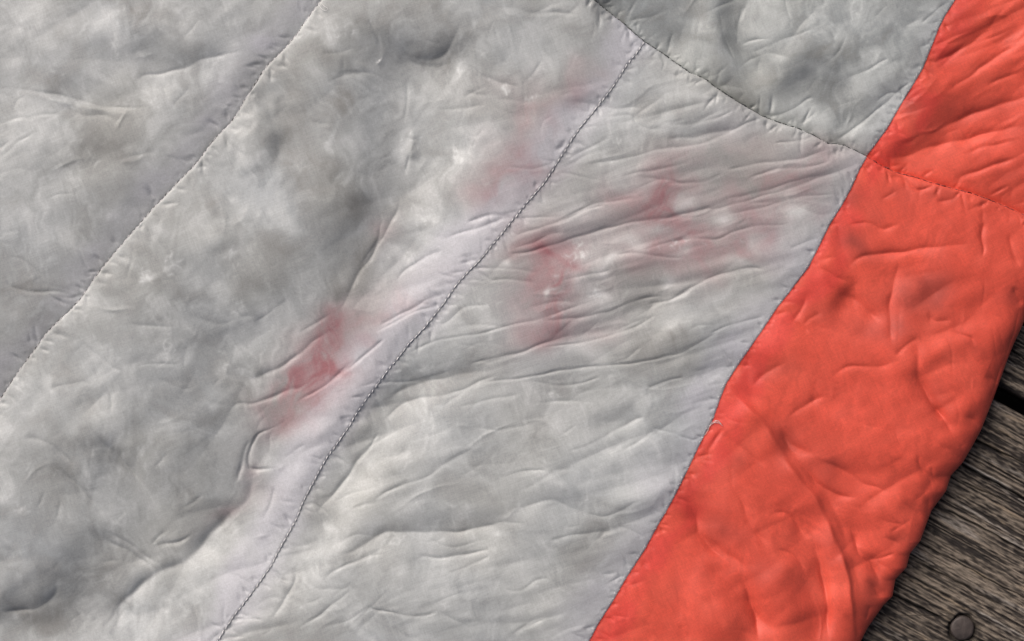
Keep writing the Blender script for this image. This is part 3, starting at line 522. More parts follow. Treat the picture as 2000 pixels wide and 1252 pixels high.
for t, x, y, rx, ry, a, an in [  # thin-down spots; those along the valleys also paint in their shade
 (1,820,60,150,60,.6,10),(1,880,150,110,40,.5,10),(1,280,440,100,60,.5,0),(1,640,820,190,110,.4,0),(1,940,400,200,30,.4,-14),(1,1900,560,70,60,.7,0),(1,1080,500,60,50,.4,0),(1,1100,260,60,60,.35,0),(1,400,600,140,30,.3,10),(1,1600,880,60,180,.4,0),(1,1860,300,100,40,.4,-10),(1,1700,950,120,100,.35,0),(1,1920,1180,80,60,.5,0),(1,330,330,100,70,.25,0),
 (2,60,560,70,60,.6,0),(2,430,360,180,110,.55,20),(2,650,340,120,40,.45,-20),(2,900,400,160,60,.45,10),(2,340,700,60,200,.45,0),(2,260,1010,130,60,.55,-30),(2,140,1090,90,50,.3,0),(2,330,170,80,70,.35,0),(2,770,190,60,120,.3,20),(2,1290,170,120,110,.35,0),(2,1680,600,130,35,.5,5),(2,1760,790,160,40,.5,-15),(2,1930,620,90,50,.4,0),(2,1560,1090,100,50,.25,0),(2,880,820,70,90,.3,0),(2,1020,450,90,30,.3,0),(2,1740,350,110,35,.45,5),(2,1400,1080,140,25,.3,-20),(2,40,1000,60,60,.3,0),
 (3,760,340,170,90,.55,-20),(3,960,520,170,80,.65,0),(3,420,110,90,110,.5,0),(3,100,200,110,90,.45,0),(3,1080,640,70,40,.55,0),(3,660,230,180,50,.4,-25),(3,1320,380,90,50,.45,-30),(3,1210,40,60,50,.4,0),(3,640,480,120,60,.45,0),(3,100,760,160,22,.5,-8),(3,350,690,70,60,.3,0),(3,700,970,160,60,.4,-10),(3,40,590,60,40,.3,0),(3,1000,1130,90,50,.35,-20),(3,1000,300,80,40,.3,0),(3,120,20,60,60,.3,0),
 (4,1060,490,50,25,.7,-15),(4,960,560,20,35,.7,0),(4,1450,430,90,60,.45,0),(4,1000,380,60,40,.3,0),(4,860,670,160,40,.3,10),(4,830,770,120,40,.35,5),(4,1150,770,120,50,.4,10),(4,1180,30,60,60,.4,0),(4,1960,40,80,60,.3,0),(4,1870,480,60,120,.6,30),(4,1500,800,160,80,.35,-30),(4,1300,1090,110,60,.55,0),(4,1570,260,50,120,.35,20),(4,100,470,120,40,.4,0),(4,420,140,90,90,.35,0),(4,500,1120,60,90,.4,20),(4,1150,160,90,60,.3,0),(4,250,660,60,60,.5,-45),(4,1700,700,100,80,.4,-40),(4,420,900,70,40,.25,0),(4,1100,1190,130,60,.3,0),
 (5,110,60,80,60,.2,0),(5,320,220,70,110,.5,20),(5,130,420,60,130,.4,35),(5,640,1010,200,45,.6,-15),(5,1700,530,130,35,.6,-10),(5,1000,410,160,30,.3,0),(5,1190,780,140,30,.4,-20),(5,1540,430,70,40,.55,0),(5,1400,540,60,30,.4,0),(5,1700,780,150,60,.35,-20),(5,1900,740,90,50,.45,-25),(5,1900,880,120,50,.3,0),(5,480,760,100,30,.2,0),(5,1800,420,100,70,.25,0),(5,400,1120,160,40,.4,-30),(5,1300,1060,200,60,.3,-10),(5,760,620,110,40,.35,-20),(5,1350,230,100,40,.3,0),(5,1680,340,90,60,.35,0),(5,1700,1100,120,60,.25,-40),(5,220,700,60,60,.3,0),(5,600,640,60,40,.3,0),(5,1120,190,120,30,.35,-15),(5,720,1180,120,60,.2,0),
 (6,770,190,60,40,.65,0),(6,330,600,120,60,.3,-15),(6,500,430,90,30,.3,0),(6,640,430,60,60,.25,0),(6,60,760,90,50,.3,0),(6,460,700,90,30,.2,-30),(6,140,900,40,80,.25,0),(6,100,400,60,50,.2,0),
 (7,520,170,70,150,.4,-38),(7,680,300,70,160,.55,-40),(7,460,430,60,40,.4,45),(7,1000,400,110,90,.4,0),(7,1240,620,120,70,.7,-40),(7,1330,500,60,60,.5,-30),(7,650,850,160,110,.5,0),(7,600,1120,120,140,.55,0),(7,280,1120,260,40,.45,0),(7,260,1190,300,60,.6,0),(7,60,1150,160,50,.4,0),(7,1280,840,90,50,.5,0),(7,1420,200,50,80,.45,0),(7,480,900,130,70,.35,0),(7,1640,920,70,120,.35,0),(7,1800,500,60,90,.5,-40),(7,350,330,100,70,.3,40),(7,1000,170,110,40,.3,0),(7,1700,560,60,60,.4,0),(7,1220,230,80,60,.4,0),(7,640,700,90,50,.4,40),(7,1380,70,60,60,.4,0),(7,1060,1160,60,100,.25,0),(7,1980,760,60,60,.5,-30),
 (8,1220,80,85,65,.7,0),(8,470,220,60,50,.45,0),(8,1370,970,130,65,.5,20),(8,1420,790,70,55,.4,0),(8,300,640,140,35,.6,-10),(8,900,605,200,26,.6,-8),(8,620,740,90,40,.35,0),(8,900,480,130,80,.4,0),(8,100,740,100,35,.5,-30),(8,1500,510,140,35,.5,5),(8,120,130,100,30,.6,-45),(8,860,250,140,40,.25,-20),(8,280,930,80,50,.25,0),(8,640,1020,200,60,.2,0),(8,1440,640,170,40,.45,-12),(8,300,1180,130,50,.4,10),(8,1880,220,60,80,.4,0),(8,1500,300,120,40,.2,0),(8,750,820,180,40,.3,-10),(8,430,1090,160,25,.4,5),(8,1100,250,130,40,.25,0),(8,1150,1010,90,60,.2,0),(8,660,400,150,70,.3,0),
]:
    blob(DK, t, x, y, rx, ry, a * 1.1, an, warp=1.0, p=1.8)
for t, x, y, rx, ry, a, an in [
 (2,1010,830,100,120,.42,10),(2,1045,650,50,120,.32,12),(2,1300,470,140,42,.28,-28),(2,960,980,130,80,.28,-20),(2,1220,690,45,60,.45,0),(2,1080,540,140,40,.32,0),(2,860,1040,150,60,.28,0),(2,1840,1090,60,110,.95,8),(2,1900,1050,60,60,.5,0),(2,1640,1080,110,60,.5,-15),(2,1760,1180,80,60,.4,0),(2,1200,920,60,20,.4,0),
 (3,720,965,240,55,.6,-14),(3,130,905,130,50,.5,-8),(3,620,990,200,75,.45,-10),(3,10,1090,40,80,.8,0),(3,420,830,260,60,.22,0),(3,560,1200,110,55,.5,0),(3,420,1070,110,40,.4,0),(3,820,1010,90,50,.3,0),(3,330,760,90,50,.15,0),(3,860,1180,60,60,.35,0),
 (4,1800,850,80,170,1.0,38),(4,1770,890,50,190,.5,42),(4,1680,1100,120,80,.75,-30),(4,1930,650,60,60,.3,0),(4,1600,1020,110,40,.45,-30),(4,1500,1080,90,30,.3,-15),(4,1850,780,120,70,.4,-30),
 (5,1190,270,85,55,1.0,-25),(5,1160,380,70,90,.75,0),(5,1290,345,90,26,.7,0),(5,1200,590,110,65,.6,-15),(5,1190,690,90,65,.72,-10),(5,1850,25,90,60,.9,0),(5,1770,245,100,45,.9,-18),(5,1840,340,70,30,.55,0),(5,1750,90,120,60,.35,0),(5,90,620,90,60,.3,-35),(5,30,720,70,110,.45,20),(5,330,200,70,100,.28,20),(5,1070,215,130,30,.5,-18),(5,1150,760,120,40,.4,-20),(5,1120,480,70,120,.4,0),(5,420,520,180,50,.16,-30),(5,300,640,130,24,.3,-28),(5,1500,700,120,40,.2,-20),(5,1960,340,70,40,.5,0),(5,250,120,40,60,.2,0),(5,1260,500,90,60,.3,0),(5,1930,160,90,60,.5,0),
 (6,220,235,95,90,.68,0),(6,440,170,80,60,.6,0),(6,200,330,70,50,.6,0),(6,430,50,170,60,.5,-10),(6,590,170,42,50,.6,0),(6,450,250,60,40,.6,0),(6,30,60,60,80,.5,0),(6,0,230,50,60,.5,0),(6,640,40,90,60,.3,0),(6,560,290,110,50,.22,0),(6,340,260,50,40,.3,0),
 (5,1700,200,420,220,.22,-15),(5,1200,500,130,260,.2,0),(7,1640,10,100,40,.8,-20),(7,1400,330,50,60,.25,0),(7,1280,560,130,26,.35,-30),
]:
    blob(PK, t, x, y, rx * 1.08, ry * 1.08, a * .95, an, warp=1.3, p=1.3)
for t, x, y, rx, ry, a, an in [
 (6,1440,510,160,85,1.15,0),(6,1080,210,150,45,1.0,10),(6,1100,690,140,60,.6,30),(6,1330,700,110,60,.6,0),(6,640,900,110,45,.6,20),(6,1010,30,110,50,.7,-20),(6,1180,60,40,60,.5,0),(6,1540,590,80,40,.4,0),(6,860,600,80,60,.35,0),(6,1700,760,100,50,.4,10),(6,500,980,90,50,.4,-30),(6,1500,1080,60,60,.35,0),(6,1950,520,40,60,.6,0),
 (3,1540,300,120,40,.7,-35),(3,1390,560,60,60,.8,0),(3,1460,680,80,50,.6,-20),(3,1560,560,140,70,.45,0),(3,1620,80,60,120,.35,30),(3,1050,1090,70,60,.7,0),(3,1280,1060,120,40,.3,0),(3,1760,620,140,60,.3,-20),(3,1400,860,110,40,.45,-10),(3,1500,1100,150,40,.35,0),(3,1900,1000,120,50,.35,-20),
 (9,700,120,80,60,.8,20),(9,900,280,80,40,.65,20),(9,110,380,60,120,.5,20),(9,400,220,50,80,.4,20),(9,330,640,130,60,.5,10),(9,900,740,80,120,.3,0),(9,1140,1060,60,60,.7,0),(9,1200,950,80,50,.5,0),(9,560,860,120,60,.4,30),(9,1540,420,50,60,.4,0),(9,1640,200,70,50,.4,0),(9,240,880,70,60,.3,0),(9,40,980,50,60,.5,0),(9,1340,680,80,40,.4,-20),(9,780,960,80,60,.3,0),
]:
    blob(OD, t, x, y, rx, ry, a * .8, an, warp=1.0, p=1.8)

# lavender strips: the empty seam allowance next to the lines of stitching
nz = fnoise(60, seed=41); nz2 = fnoise(26, seed=42)
w1 = 62 + 16 * nz
LV += .6 * (1 / (1 + np.exp((D1 - w1) / 12))) * pA
w2 = np.interp(GY, [70, 150, 260, 420, 520, 620, 760, 900, 1000, 1120, 1300], [66, 50, 66, 74, 92, 74, 86, 84, 66, 60, 56]) + 8 * nz
LV += 1.1 * (1 / (1 + np.exp((D2 - w2) / 8))) * pB
LV += 0.7 * (1 / (1 + np.exp((D2 - 20 - 8 * nz) / 8))) * pC
LV += 0.75 * (1 / (1 + np.exp((DO - 62 - 18 * nz) / 14))) * (pC)
LV += 0.35 * (1 / (1 + np.exp((DO - 26) / 10))) * pD
LV += 0.6 * np.exp(-((GX - 1440) / 60) ** 2 - ((GY - 235) / 40) ** 2) * pC
for t, x, y, rx, ry, a, an in [(1,1480,240,80,50,.8,0),(1,830,1000,110,80,.8,-45),(1,1130,690,110,40,.5,0),(1,1690,60,60,60,.4,0),(4,640,70,50,50,.5,0),(4,500,240,90,50,.5,-40),(4,330,540,90,40,.5,0),(5,170,900,130,90,1.0,-40),(5,70,1100,90,100,1.0,-40),(5,560,520,140,50,.6,-40),(5,790,190,120,40,.7,-10),(5,650,400,120,40,.7,-40),(2,1620,260,90,60,.9,0),(2,1320,640,120,60,.8,-20),(2,1220,790,60,80,.6,0),(2,1040,1060,160,50,.7,-25),(7,1780,60,100,80,.9,-50),(7,1650,330,70,90,.5,-50),(6,180,990,60,70,.8,0),(6,440,780,90,60,.6,0),(6,160,1090,80,60,.5,0),(7,1520,900,80,60,.4,0)]:
    q = np.zeros_like(LV); blob(q, t, x, y, rx, ry, a, an, warp=.7)
    LV += q * .6; LT += q * .22

# filaments of down
def hairs(t, x, y, n, rad, L, seed, a=.5):
    ox, oy = TILE[t]; x = ox + x * K; y = oy + y * K
    r = np.random.default_rng(seed)
    for _ in range(n):
        ang = r.uniform(0, 2 * math.pi); d = abs(r.normal(0, rad * .6))
        px, py = x + math.cos(ang) * d, y + math.sin(ang) * d
        b = r.uniform(0, 2 * math.pi); l = r.uniform(.5, 1.3) * L; bend = r.normal(0, .5)
        pts = [(px, py), (px + math.cos(b) * l * .5, py + math.sin(b) * l * .5), (px + math.cos(b + bend) * l, py + math.sin(b + bend) * l)]
        crease(0, pts, r.uniform(.4, 1.0) * a, 1.2, taper=.4, F=LT, e=.6, step=6, live=False)
hs = 0
for t, x, y, n, rad, L, a in [(2,690,870,16,26,16,.7),(2,420,790,14,24,16,.6),(2,60,170,18,30,18,.5),(2,960,500,10,9,14,.6),(2,1120,550,8,10,14,.6),(4,810,395,12,16,16,.8),(4,960,310,16,22,14,.7),(4,910,810,8,18,20,.8),(4,1290,285,9,16,16,.7),(4,960,380,10,20,16,.5),
    (5,1370,265,20,26,18,.6),(5,1190,490,6,14,12,.5),(5,1490,490,10,20,15,.5),(5,1280,560,10,24,16,.4),(5,500,80,14,26,14,.5),(5,400,290,10,24,14,.6),(2,530,1210,10,20,14,.5),(2,700,400,12,24,18,.5),(1,640,230,8,24,16,.5),(1,850,570,6,14,16,.7),(1,660,280,5,10,18,.6),(1,1550,180,5,18,12,.5),
    (1,1830,180,12,24,16,.5),(4,1320,590,5,8,16,.6),(7,110,530,7,14,14,.6),(8,340,690,12,24,14,.5),(8,1220,300,4,10,10,.5),(8,620,1050,7,14,12,.6),(5,1235,1055,4,6,12,.8),(3,1080,60,10,20,16,.5),(4,1260,920,10,24,16,.5),(2,1580,790,6,8,10,.7),(7,120,520,6,16,14,.5),(5,1900,220,9,20,14,.5),(8,1240,700,6,10,12,.5)]:
    hs += 1
    hairs(t, x, y, n, rad, L, 500 + hs, a)
rr = np.random.default_rng(77)
for _ in range(420):                                   # stray single filaments anywhere under the grey cloth
    x, y = rr.uniform(0, 1600), rr.uniform(0, 1252)
    b = rr.uniform(0, 6.28); l = rr.uniform(8, 26); bd = rr.normal(0, .5)
    crease(0, [(x, y), (x + math.cos(b) * l / 2, y + math.sin(b) * l / 2), (x + math.cos(b + bd) * l, y + math.sin(b + bd) * l)], rr.uniform(.12, .42), 1.1, taper=.4, F=LT, e=.6, step=6, live=False)

def warped(F, k):
    ii = np.clip(np.arange(NX)[None, :] + WX * k / RES, 0, NX - 1).astype(int); jj = np.clip(np.arange(NY)[:, None] + WY * k / RES, 0, NY - 1).astype(int)
    return F[jj, ii]
# clouds of down: soft clumps, breaking up into wisps and filaments that lie every way
cloud = warped(.50 * fnoise(130, seed=50) + .62 * fnoise(70, seed=51) + .50 * fnoise(36, seed=52) + .30 * fnoise(18, seed=53) + .16 * fnoise(9, seed=57), 1.3)
wisp = np.zeros_like(cloud)
for q in range(9):
    a_ = math.pi * q / 9
    m_ = np.clip(fnoise(70, seed=800 + q) + (.6 if 4 <= q <= 7 else 0) - .2, 0, 2)
    wisp += (.35 if q in (0, 8) else 1.0) * m_ * (.55 * fnoise(46, 7, seed=820 + q, ang=a_) + .45 * fnoise(30, 3.4, seed=840 + q, ang=a_))
wisp = warped(wisp / wisp.std(), .8)
fil = np.clip(wisp - .9, 0, 2.2)
mott = (cloud * .92 + .34 * wisp) * np.where(pC, .72, 1.0)
LT = LT * np.where(pC & (GY > 620), .8, 1.0) + np.where(pA, .16, 0)
def blur(F, r):
    fx = np.fft.rfftfreq(NX, RES)[None, :]; fy = np.fft.fftfreq(NY, RES)[:, None]
    return np.fft.irfft2(np.fft.rfft2(F) * np.exp(-2 * (math.pi * r) ** 2 * (fx * fx + fy * fy)), s=F.shape).astype(np.float32)
PK = blur(PK, 9) * .5 + blur(PK, 4) * .5
PK = 1 - np.exp(-1.25 * np.clip(PK, 0, 3))
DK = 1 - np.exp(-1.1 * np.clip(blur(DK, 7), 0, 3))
OD = blur(OD, 6)
LT2 = np.clip(LT, 0, 1.15) + np.clip(.23 * mott, -.1, .7) + .07 * fil
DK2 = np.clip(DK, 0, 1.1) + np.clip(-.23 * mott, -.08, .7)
PK2 = np.clip(PK * np.clip(1 + .34 * mott, .25, 1.6) * (1 - .55 * np.clip(LT, 0, 1)), 0, 1.1)
LV2 = np.clip(LV * (1 + .12 * nz2), 0, 1.15)
def mix(a, b, f):
    f = np.clip(f, 0, 1)[..., None]
    return a * (1 - f) + np.array(b, np.float32) * f
base = np.empty((NY, NX, 3), np.float32)
base[:] = (0.345, 0.369, 0.370)
warm = fnoise(90, seed=61)
base *= (1 + .008 * warm[..., None] * np.array([1, .2, -1.4]))
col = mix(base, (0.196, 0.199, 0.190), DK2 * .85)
col = mix(col, (0.585, 0.617, 0.615), LT2 * .84)
col_plain = col.copy()                 # the same cloth without seam allowance and lining, for far outside the window
col = mix(col, (0.455, 0.468, 0.508), LV2 * .68)
col = mix(col, (0.268, 0.112, 0.126), PK2 * .92)
tone = np.where(pD, 1, 0)[..., None] * np.array([-.13, -.115, -.12]) + 1
col = col * tone
ocol = np.empty((NY, NX, 3), np.float32)
ocol[:] = (0.60, 0.080, 0.049)
om = .6 * fnoise(70, seed=71) + .4 * fnoise(30, seed=72) + .25 * fnoise(14, seed=73)
ocol = mix(ocol, (0.33, 0.052, 0.037), np.clip(OD * 1.5, 0, 1) * .9 + np.clip(.10 * om, -.0, .3))
ocol = mix(ocol, (0.68, 0.11, 0.070), np.clip(-.22 * om, 0, .6))
ocol = mix(ocol, (0.56, 0.050, 0.042), .62 / (1 + np.exp((DO - 50 - 9 * nz) / 4.5)) * np.clip(.75 + .5 * nz2, .15, 1))
owisp = np.clip(.5 + .5 * (.6 * wisp + .5 * cloud), 0, 1)
ocol *= (.93 + .14 * owisp)[..., None]

def sample(F, x, y):
    """bilinear look-up, mirrored outside the detailed window"""
    u = (x - X0) / RES; v = (y - Y0) / RES
    u = np.abs(u); u = u % (2 * (NX - 1)); u = np.where(u > NX - 1, 2 * (NX - 1) - u, u)
    v = np.abs(v); v = v % (2 * (NY - 1)); v = np.where(v > NY - 1, 2 * (NY - 1) - v, v)
    i = np.clip(u.astype(int), 0, NX - 2); j = np.clip(v.astype(int), 0, NY - 2)
    a = u - i; b = v - j
    if F.ndim == 3:
        a = a[..., None]; b = b[..., None]
    return F[j, i] * (1 - a) * (1 - b) + F[j, i + 1] * a * (1 - b) + F[j + 1, i] * (1 - a) * b + F[j + 1, i + 1] * a * b

# ------------------------------------------------------------------ materials
def new_mat(name):
    m = bpy.data.materials.new(name); m.use_nodes = True
    return m, m.node_tree, m.node_tree.nodes['Principled BSDF']

def cloth_mat(name, rough, spec, sheen, weave):
    m, nt, b = new_mat(name)
    N, Lk = nt.nodes, nt.links
    at = N.new('ShaderNodeAttribute'); at.attribute_name = 'tint'
    tc = N.new('ShaderNodeTexCoord')
    n1 = N.new('ShaderNodeTexNoise'); n1.inputs['Scale'].default_value = 900; n1.inputs['Detail'].default_value = 3
    Lk.new(tc.outputs['Object'], n1.inputs['Vector'])
    n2 = N.new('ShaderNodeTexNoise'); n2.inputs['Scale'].default_value = 2600; n2.inputs['Detail'].default_value = 2
    Lk.new(tc.outputs['Object'], n2.inputs['Vector'])
    mpa = N.new('ShaderNodeMapping'); mpa.vector_type = 'TEXTURE'; mpa.inputs['Rotation'].default_value = (0, 0, math.radians(weave)); mpa.inputs['Scale'].default_value = (14, 1, 1)
    Lk.new(tc.outputs['Object'], mpa.inputs['Vector'])
    n3 = N.new('ShaderNodeTexNoise'); n3.inputs['Scale'].default_value = 1900; n3.inputs['Detail'].default_value = 2
    Lk.new(mpa.outputs[0], n3.inputs['Vector'])
    mpb = N.new('ShaderNodeMapping'); mpb.vector_type = 'TEXTURE'; mpb.inputs['Rotation'].default_value = (0, 0, math.radians(weave)); mpb.inputs['Scale'].default_value = (1, 14, 1)
    Lk.new(tc.outputs['Object'], mpb.inputs['Vector'])
    n4 = N.new('ShaderNodeTexNoise'); n4.inputs['Scale'].default_value = 1900; n4.inputs['Detail'].default_value = 2
    Lk.new(mpb.outputs[0], n4.inputs['Vector'])
    mr = N.new('ShaderNodeMapRange'); mr.inputs['To Min'].default_value = .45; mr.inputs['To Max'].default_value = 1.55
    ad = N.new('ShaderNodeMath'); ad.operation = 'ADD'
    Lk.new(n1.outputs['Fac'], ad.inputs[0]); Lk.new(n2.outputs['Fac'], ad.inputs[1])
    hf = N.new('ShaderNodeMath'); hf.operation = 'MULTIPLY'; hf.inputs[1].default_value = .25
    a2 = N.new('ShaderNodeMath'); a2.operation = 'ADD'; Lk.new(n3.outputs['Fac'], a2.inputs[0]); Lk.new(n4.outputs['Fac'], a2.inputs[1])
    a3 = N.new('ShaderNodeMath'); a3.operation = 'ADD'; Lk.new(ad.outputs[0], a3.inputs[0]); Lk.new(a2.outputs[0], a3.inputs[1])
    Lk.new(a3.outputs[0], hf.inputs[0]); Lk.new(hf.outputs[0], mr.inputs['Value'])
    mx = N.new('ShaderNodeMix'); mx.data_type = 'RGBA'; mx.blend_type = 'MULTIPLY'; mx.inputs['Factor'].default_value = 1
    Lk.new(at.outputs['Color'], mx.inputs['A']); Lk.new(mr.outputs['Result'], mx.inputs['B'])
    Lk.new(mx.outputs['Result'], b.inputs['Base Color'])
    # fine woven threads, both ways
    mp = N.new('ShaderNodeMapping'); mp.inputs['Rotation'].default_value = (0, 0, math.radians(weave))
    Lk.new(tc.outputs['Object'], mp.inputs['Vector'])
    wv = N.new('ShaderNodeTexWave'); wv.bands_direction = 'X'; wv.inputs['Scale'].default_value = 1100; wv.inputs['Distortion'].default_value = .6
    wv2 = N.new('ShaderNodeTexWave'); wv2.bands_direction = 'Y'; wv2.inputs['Scale'].default_value = 1100; wv2.inputs['Distortion'].default_value = .6
    Lk.new(mp.outputs[0], wv.inputs['Vector']); Lk.new(mp.outputs[0], wv2.inputs['Vector'])
    s1 = N.new('ShaderNodeMath'); s1.operation = 'ADD'; Lk.new(wv.outputs['Fac'], s1.inputs[0]); Lk.new(wv2.outputs['Fac'], s1.inputs[1])
    s2 = N.new('ShaderNodeMath'); s2.operation = 'ADD'; Lk.new(s1.outputs[0], s2.inputs[0]); Lk.new(n1.outputs['Fac'], s2.inputs[1])
    bp = N.new('ShaderNodeBump'); bp.inputs['Strength'].default_value = .2; bp.inputs['Distance'].default_value = .00008
    Lk.new(s2.outputs[0], bp.inputs['Height']); Lk.new(bp.outputs[0], b.inputs['Normal'])
    b.inputs['Roughness'].default_value = rough
    b.inputs['Specular IOR Level'].default_value = spec
    b.inputs['Sheen Weight'].default_value = sheen
    b.inputs['Sheen Roughness'].default_value = .5
    return m

M_GREY = cloth_mat('grey_nylon', .42, .40, .08, 20)
M_ORANGE = cloth_mat('orange_nylon', .47, .30, .04, 24)

def plain_mat(name, color, rough, noise=.12, scale=900, relief=.00001):
    m, nt, b = new_mat(name)
    N, Lk = nt.nodes, nt.links
    tc = N.new('ShaderNodeTexCoord'); n = N.new('ShaderNodeTexNoise'); n.inputs['Scale'].default_value = scale; n.inputs['Detail'].default_value = 4
    Lk.new(tc.outputs['Object'], n.inputs['Vector'])
    cr = N.new('ShaderNodeValToRGB')
    cr.color_ramp.elements[0].position = .3; cr.color_ramp.elements[1].position = .7
    cr.color_ramp.elements[0].color = tuple(c * (1 - noise) for c in color) + (1,)
    cr.color_ramp.elements[1].color = tuple(min(1, c * (1 + noise)) for c in color) + (1,)
    Lk.new(n.outputs['Fac'], cr.inputs['Fac']); Lk.new(cr.outputs['Color'], b.inputs['Base Color'])
    bp = N.new('ShaderNodeBump'); bp.inputs['Strength'].default_value = .3; bp.inputs['Distance'].default_value = relief
    Lk.new(n.outputs['Fac'], bp.inputs['Height']); Lk.new(bp.outputs[0], b.inputs['Normal'])
    b.inputs['Roughness'].default_value = rough
    return m

M_THREAD = plain_mat('pale_grey_thread', (.66, .67, .67), .5)
M_SEAM_SHADE = plain_mat('seam_shade_cord', (.06, .06, .062), .7)  # near-black cord stands in for the crease shadow along the first seam
M_THREAD_SOFT = plain_mat('soft_grey_thread', (.46, .46, .465), .6)
M_THREAD_MID = plain_mat('mid_grey_thread', (.46, .46, .47), .6)
M_DTHREAD = plain_mat('charcoal_thread', (.055, .062, .062), .7)
M_RTHREAD = plain_mat('maroon_thread', (.16, .018, .016), .7)
M_DOWN = plain_mat('white_down', (.6, .58, .56), .8)
M_BOLT = plain_mat('rusted_iron', (.050, .040, .036), .62, .35, 260, .0003)
M_SOIL = plain_mat('dark_soil', (.012, .011, .010), .95, .5, 60, .004)

# ------------------------------------------------------------------ objects
def empty(name, label=None, cat=None):
    o = bpy.data.objects.new(name, None); C.objects.link(o)
    o.empty_display_size = .05
    if label: o['label'] = label
    if cat: o['category'] = cat
    return o

def grid_mesh(name, X, Y, Z, mat, parent, tint=None, attr='tint'):
    """rows x cols arrays (metres) -> one smooth mesh"""
    r, c = X.shape
    co = np.empty((r * c, 3), np.float32)
    co[:, 0] = X.ravel(); co[:, 1] = Y.ravel(); co[:, 2] = Z.ravel()
    idx = np.arange(r * c, dtype=np.int32).reshape(r, c)
    q = np.stack([idx[:-1, :-1], idx[1:, :-1], idx[1:, 1:], idx[:-1, 1:]], -1).reshape(-1, 4)
    me = bpy.data.meshes.new(name)
    me.vertices.add(len(co)); me.vertices.foreach_set('co', co.ravel())
    me.loops.add(q.size); me.loops.foreach_set('vertex_index', q.ravel())
    me.polygons.add(len(q)); me.polygons.foreach_set('loop_start', np.arange(0, q.size, 4, dtype=np.int32))
    me.polygons.foreach_set('use_smooth', np.ones(len(q), bool))
    me.update(calc_edges=True)
    if tint is not None:
        a = me.attributes.new(attr, 'FLOAT_COLOR', 'POINT')
        rgba = np.ones((r * c, 4), np.float32); rgba[:, :3] = tint.reshape(-1, 3)
        a.data.foreach_set('color', rgba.ravel())
    me.materials.append(mat)
    o = bpy.data.objects.new(name, me); C.objects.link(o)
    o.parent = parent
    return o

quilt = empty('down_quilt', 'wrinkled grey down quilt with an orange border spread over a weathered deck', 'quilt')

# columns follow the seams; rows follow the dark cross seam
NA0, NA, NB, NC_, NE = 60, 240, 285, 300, 260
NR0, NR1, NR2, NR3 = 60, 220, 640, 60
def lin(n): return np.linspace(0, 1, n + 1)

def col_x(y):
    """x of every column at heights y (array, one per column index) -> function of column index"""
    pass

ncol = NA0 + NA + NB + NC_ + NE + 1
uA0 = lin(NA0)[:-1] ** .6
def X_of(y):
    """y: (rows, ncol) -> x"""
    s1 = interp_xy(SEAM1, y); s2 = interp_xy(SEAM2, y); so = interp_xy(SEAMO, y); ed = interp_xy(EDGE, y)
    lf = np.minimum(-40.0, s1 - 60.0); ll = lf - 1300.0
    x = np.empty_like(y)
    k = 0
    f = uA0[None, :]; sl = slice(k, k + NA0); x[:, sl] = ll[:, sl] + (lf - ll)[:, sl] * f; k += NA0
    f = lin(NA)[:-1][None, :]; sl = slice(k, k + NA); x[:, sl] = lf[:, sl] + (s1 - lf)[:, sl] * f; k += NA
    f = lin(NB)[:-1][None, :]; sl = slice(k, k + NB); x[:, sl] = s1[:, sl] + (s2 - s1)[:, sl] * f; k += NB
    f = lin(NC_)[:-1][None, :]; sl = slice(k, k + NC_); x[:, sl] = s2[:, sl] + (so - s2)[:, sl] * f; k += NC_
    g = lin(NE); f = (1 - (1 - g) ** 1.45)[None, :]                         # finer towards the rolled outer edge
    sl = slice(k, k + NE + 1); x[:, sl] = so[:, sl] + (ed - so)[:, sl] * f
    return x
lo = np.full((1, ncol), -140.0); hi = np.full((1, ncol), 1200.0)
for _ in range(40):
    mid = (lo + hi) / 2
    f = mid - interp_yx(DARK, X_of(mid))
    lo = np.where(f < 0, mid, lo); hi = np.where(f < 0, hi, mid)
ystar = (lo + hi) / 2
ytf = np.minimum(-40.0, ystar - 60)
up = np.vstack([-1000 + (ytf + 1000) * f for f in lin(NR0)[:-1]] + [ytf + (ystar - ytf) * f for f in lin(NR1)])
dn = np.vstack([ystar + (1300 - ystar) * f for f in lin(NR2)] + [1300 + 900 * f + 0 * ystar for f in lin(NR3)[1:]])

HS = blur(H, 18)                       # plain loft, for the parts of the quilt far outside the detailed window
def window(x, y):
    return np.clip(np.minimum(np.minimum(x - X0, X1 - x), np.minimum(y - Y0, Y1 - y)) / 60.0, 0, 1)
def surface(y):
    x = X_of(y)
    w = window(x, y)
    h = sample(H, x, y) * w + sample(HS, x, y) * (1 - w)
    de = np.abs(interp_xy(EDGE, y) - x) * .80                               # distance to the outer edge, seen square to it
    Rr = 64.0 + 10 * np.sin(y / 37.0)
    t = np.clip(1 - de / Rr, 0, 1)
    roll = np.sqrt(np.clip(1 - t ** 2.4, 0, 1))
    zb = 16.0
    z = zb + (ZQ - zb + h) * roll
    return x, y, np.maximum(z, 10.0)

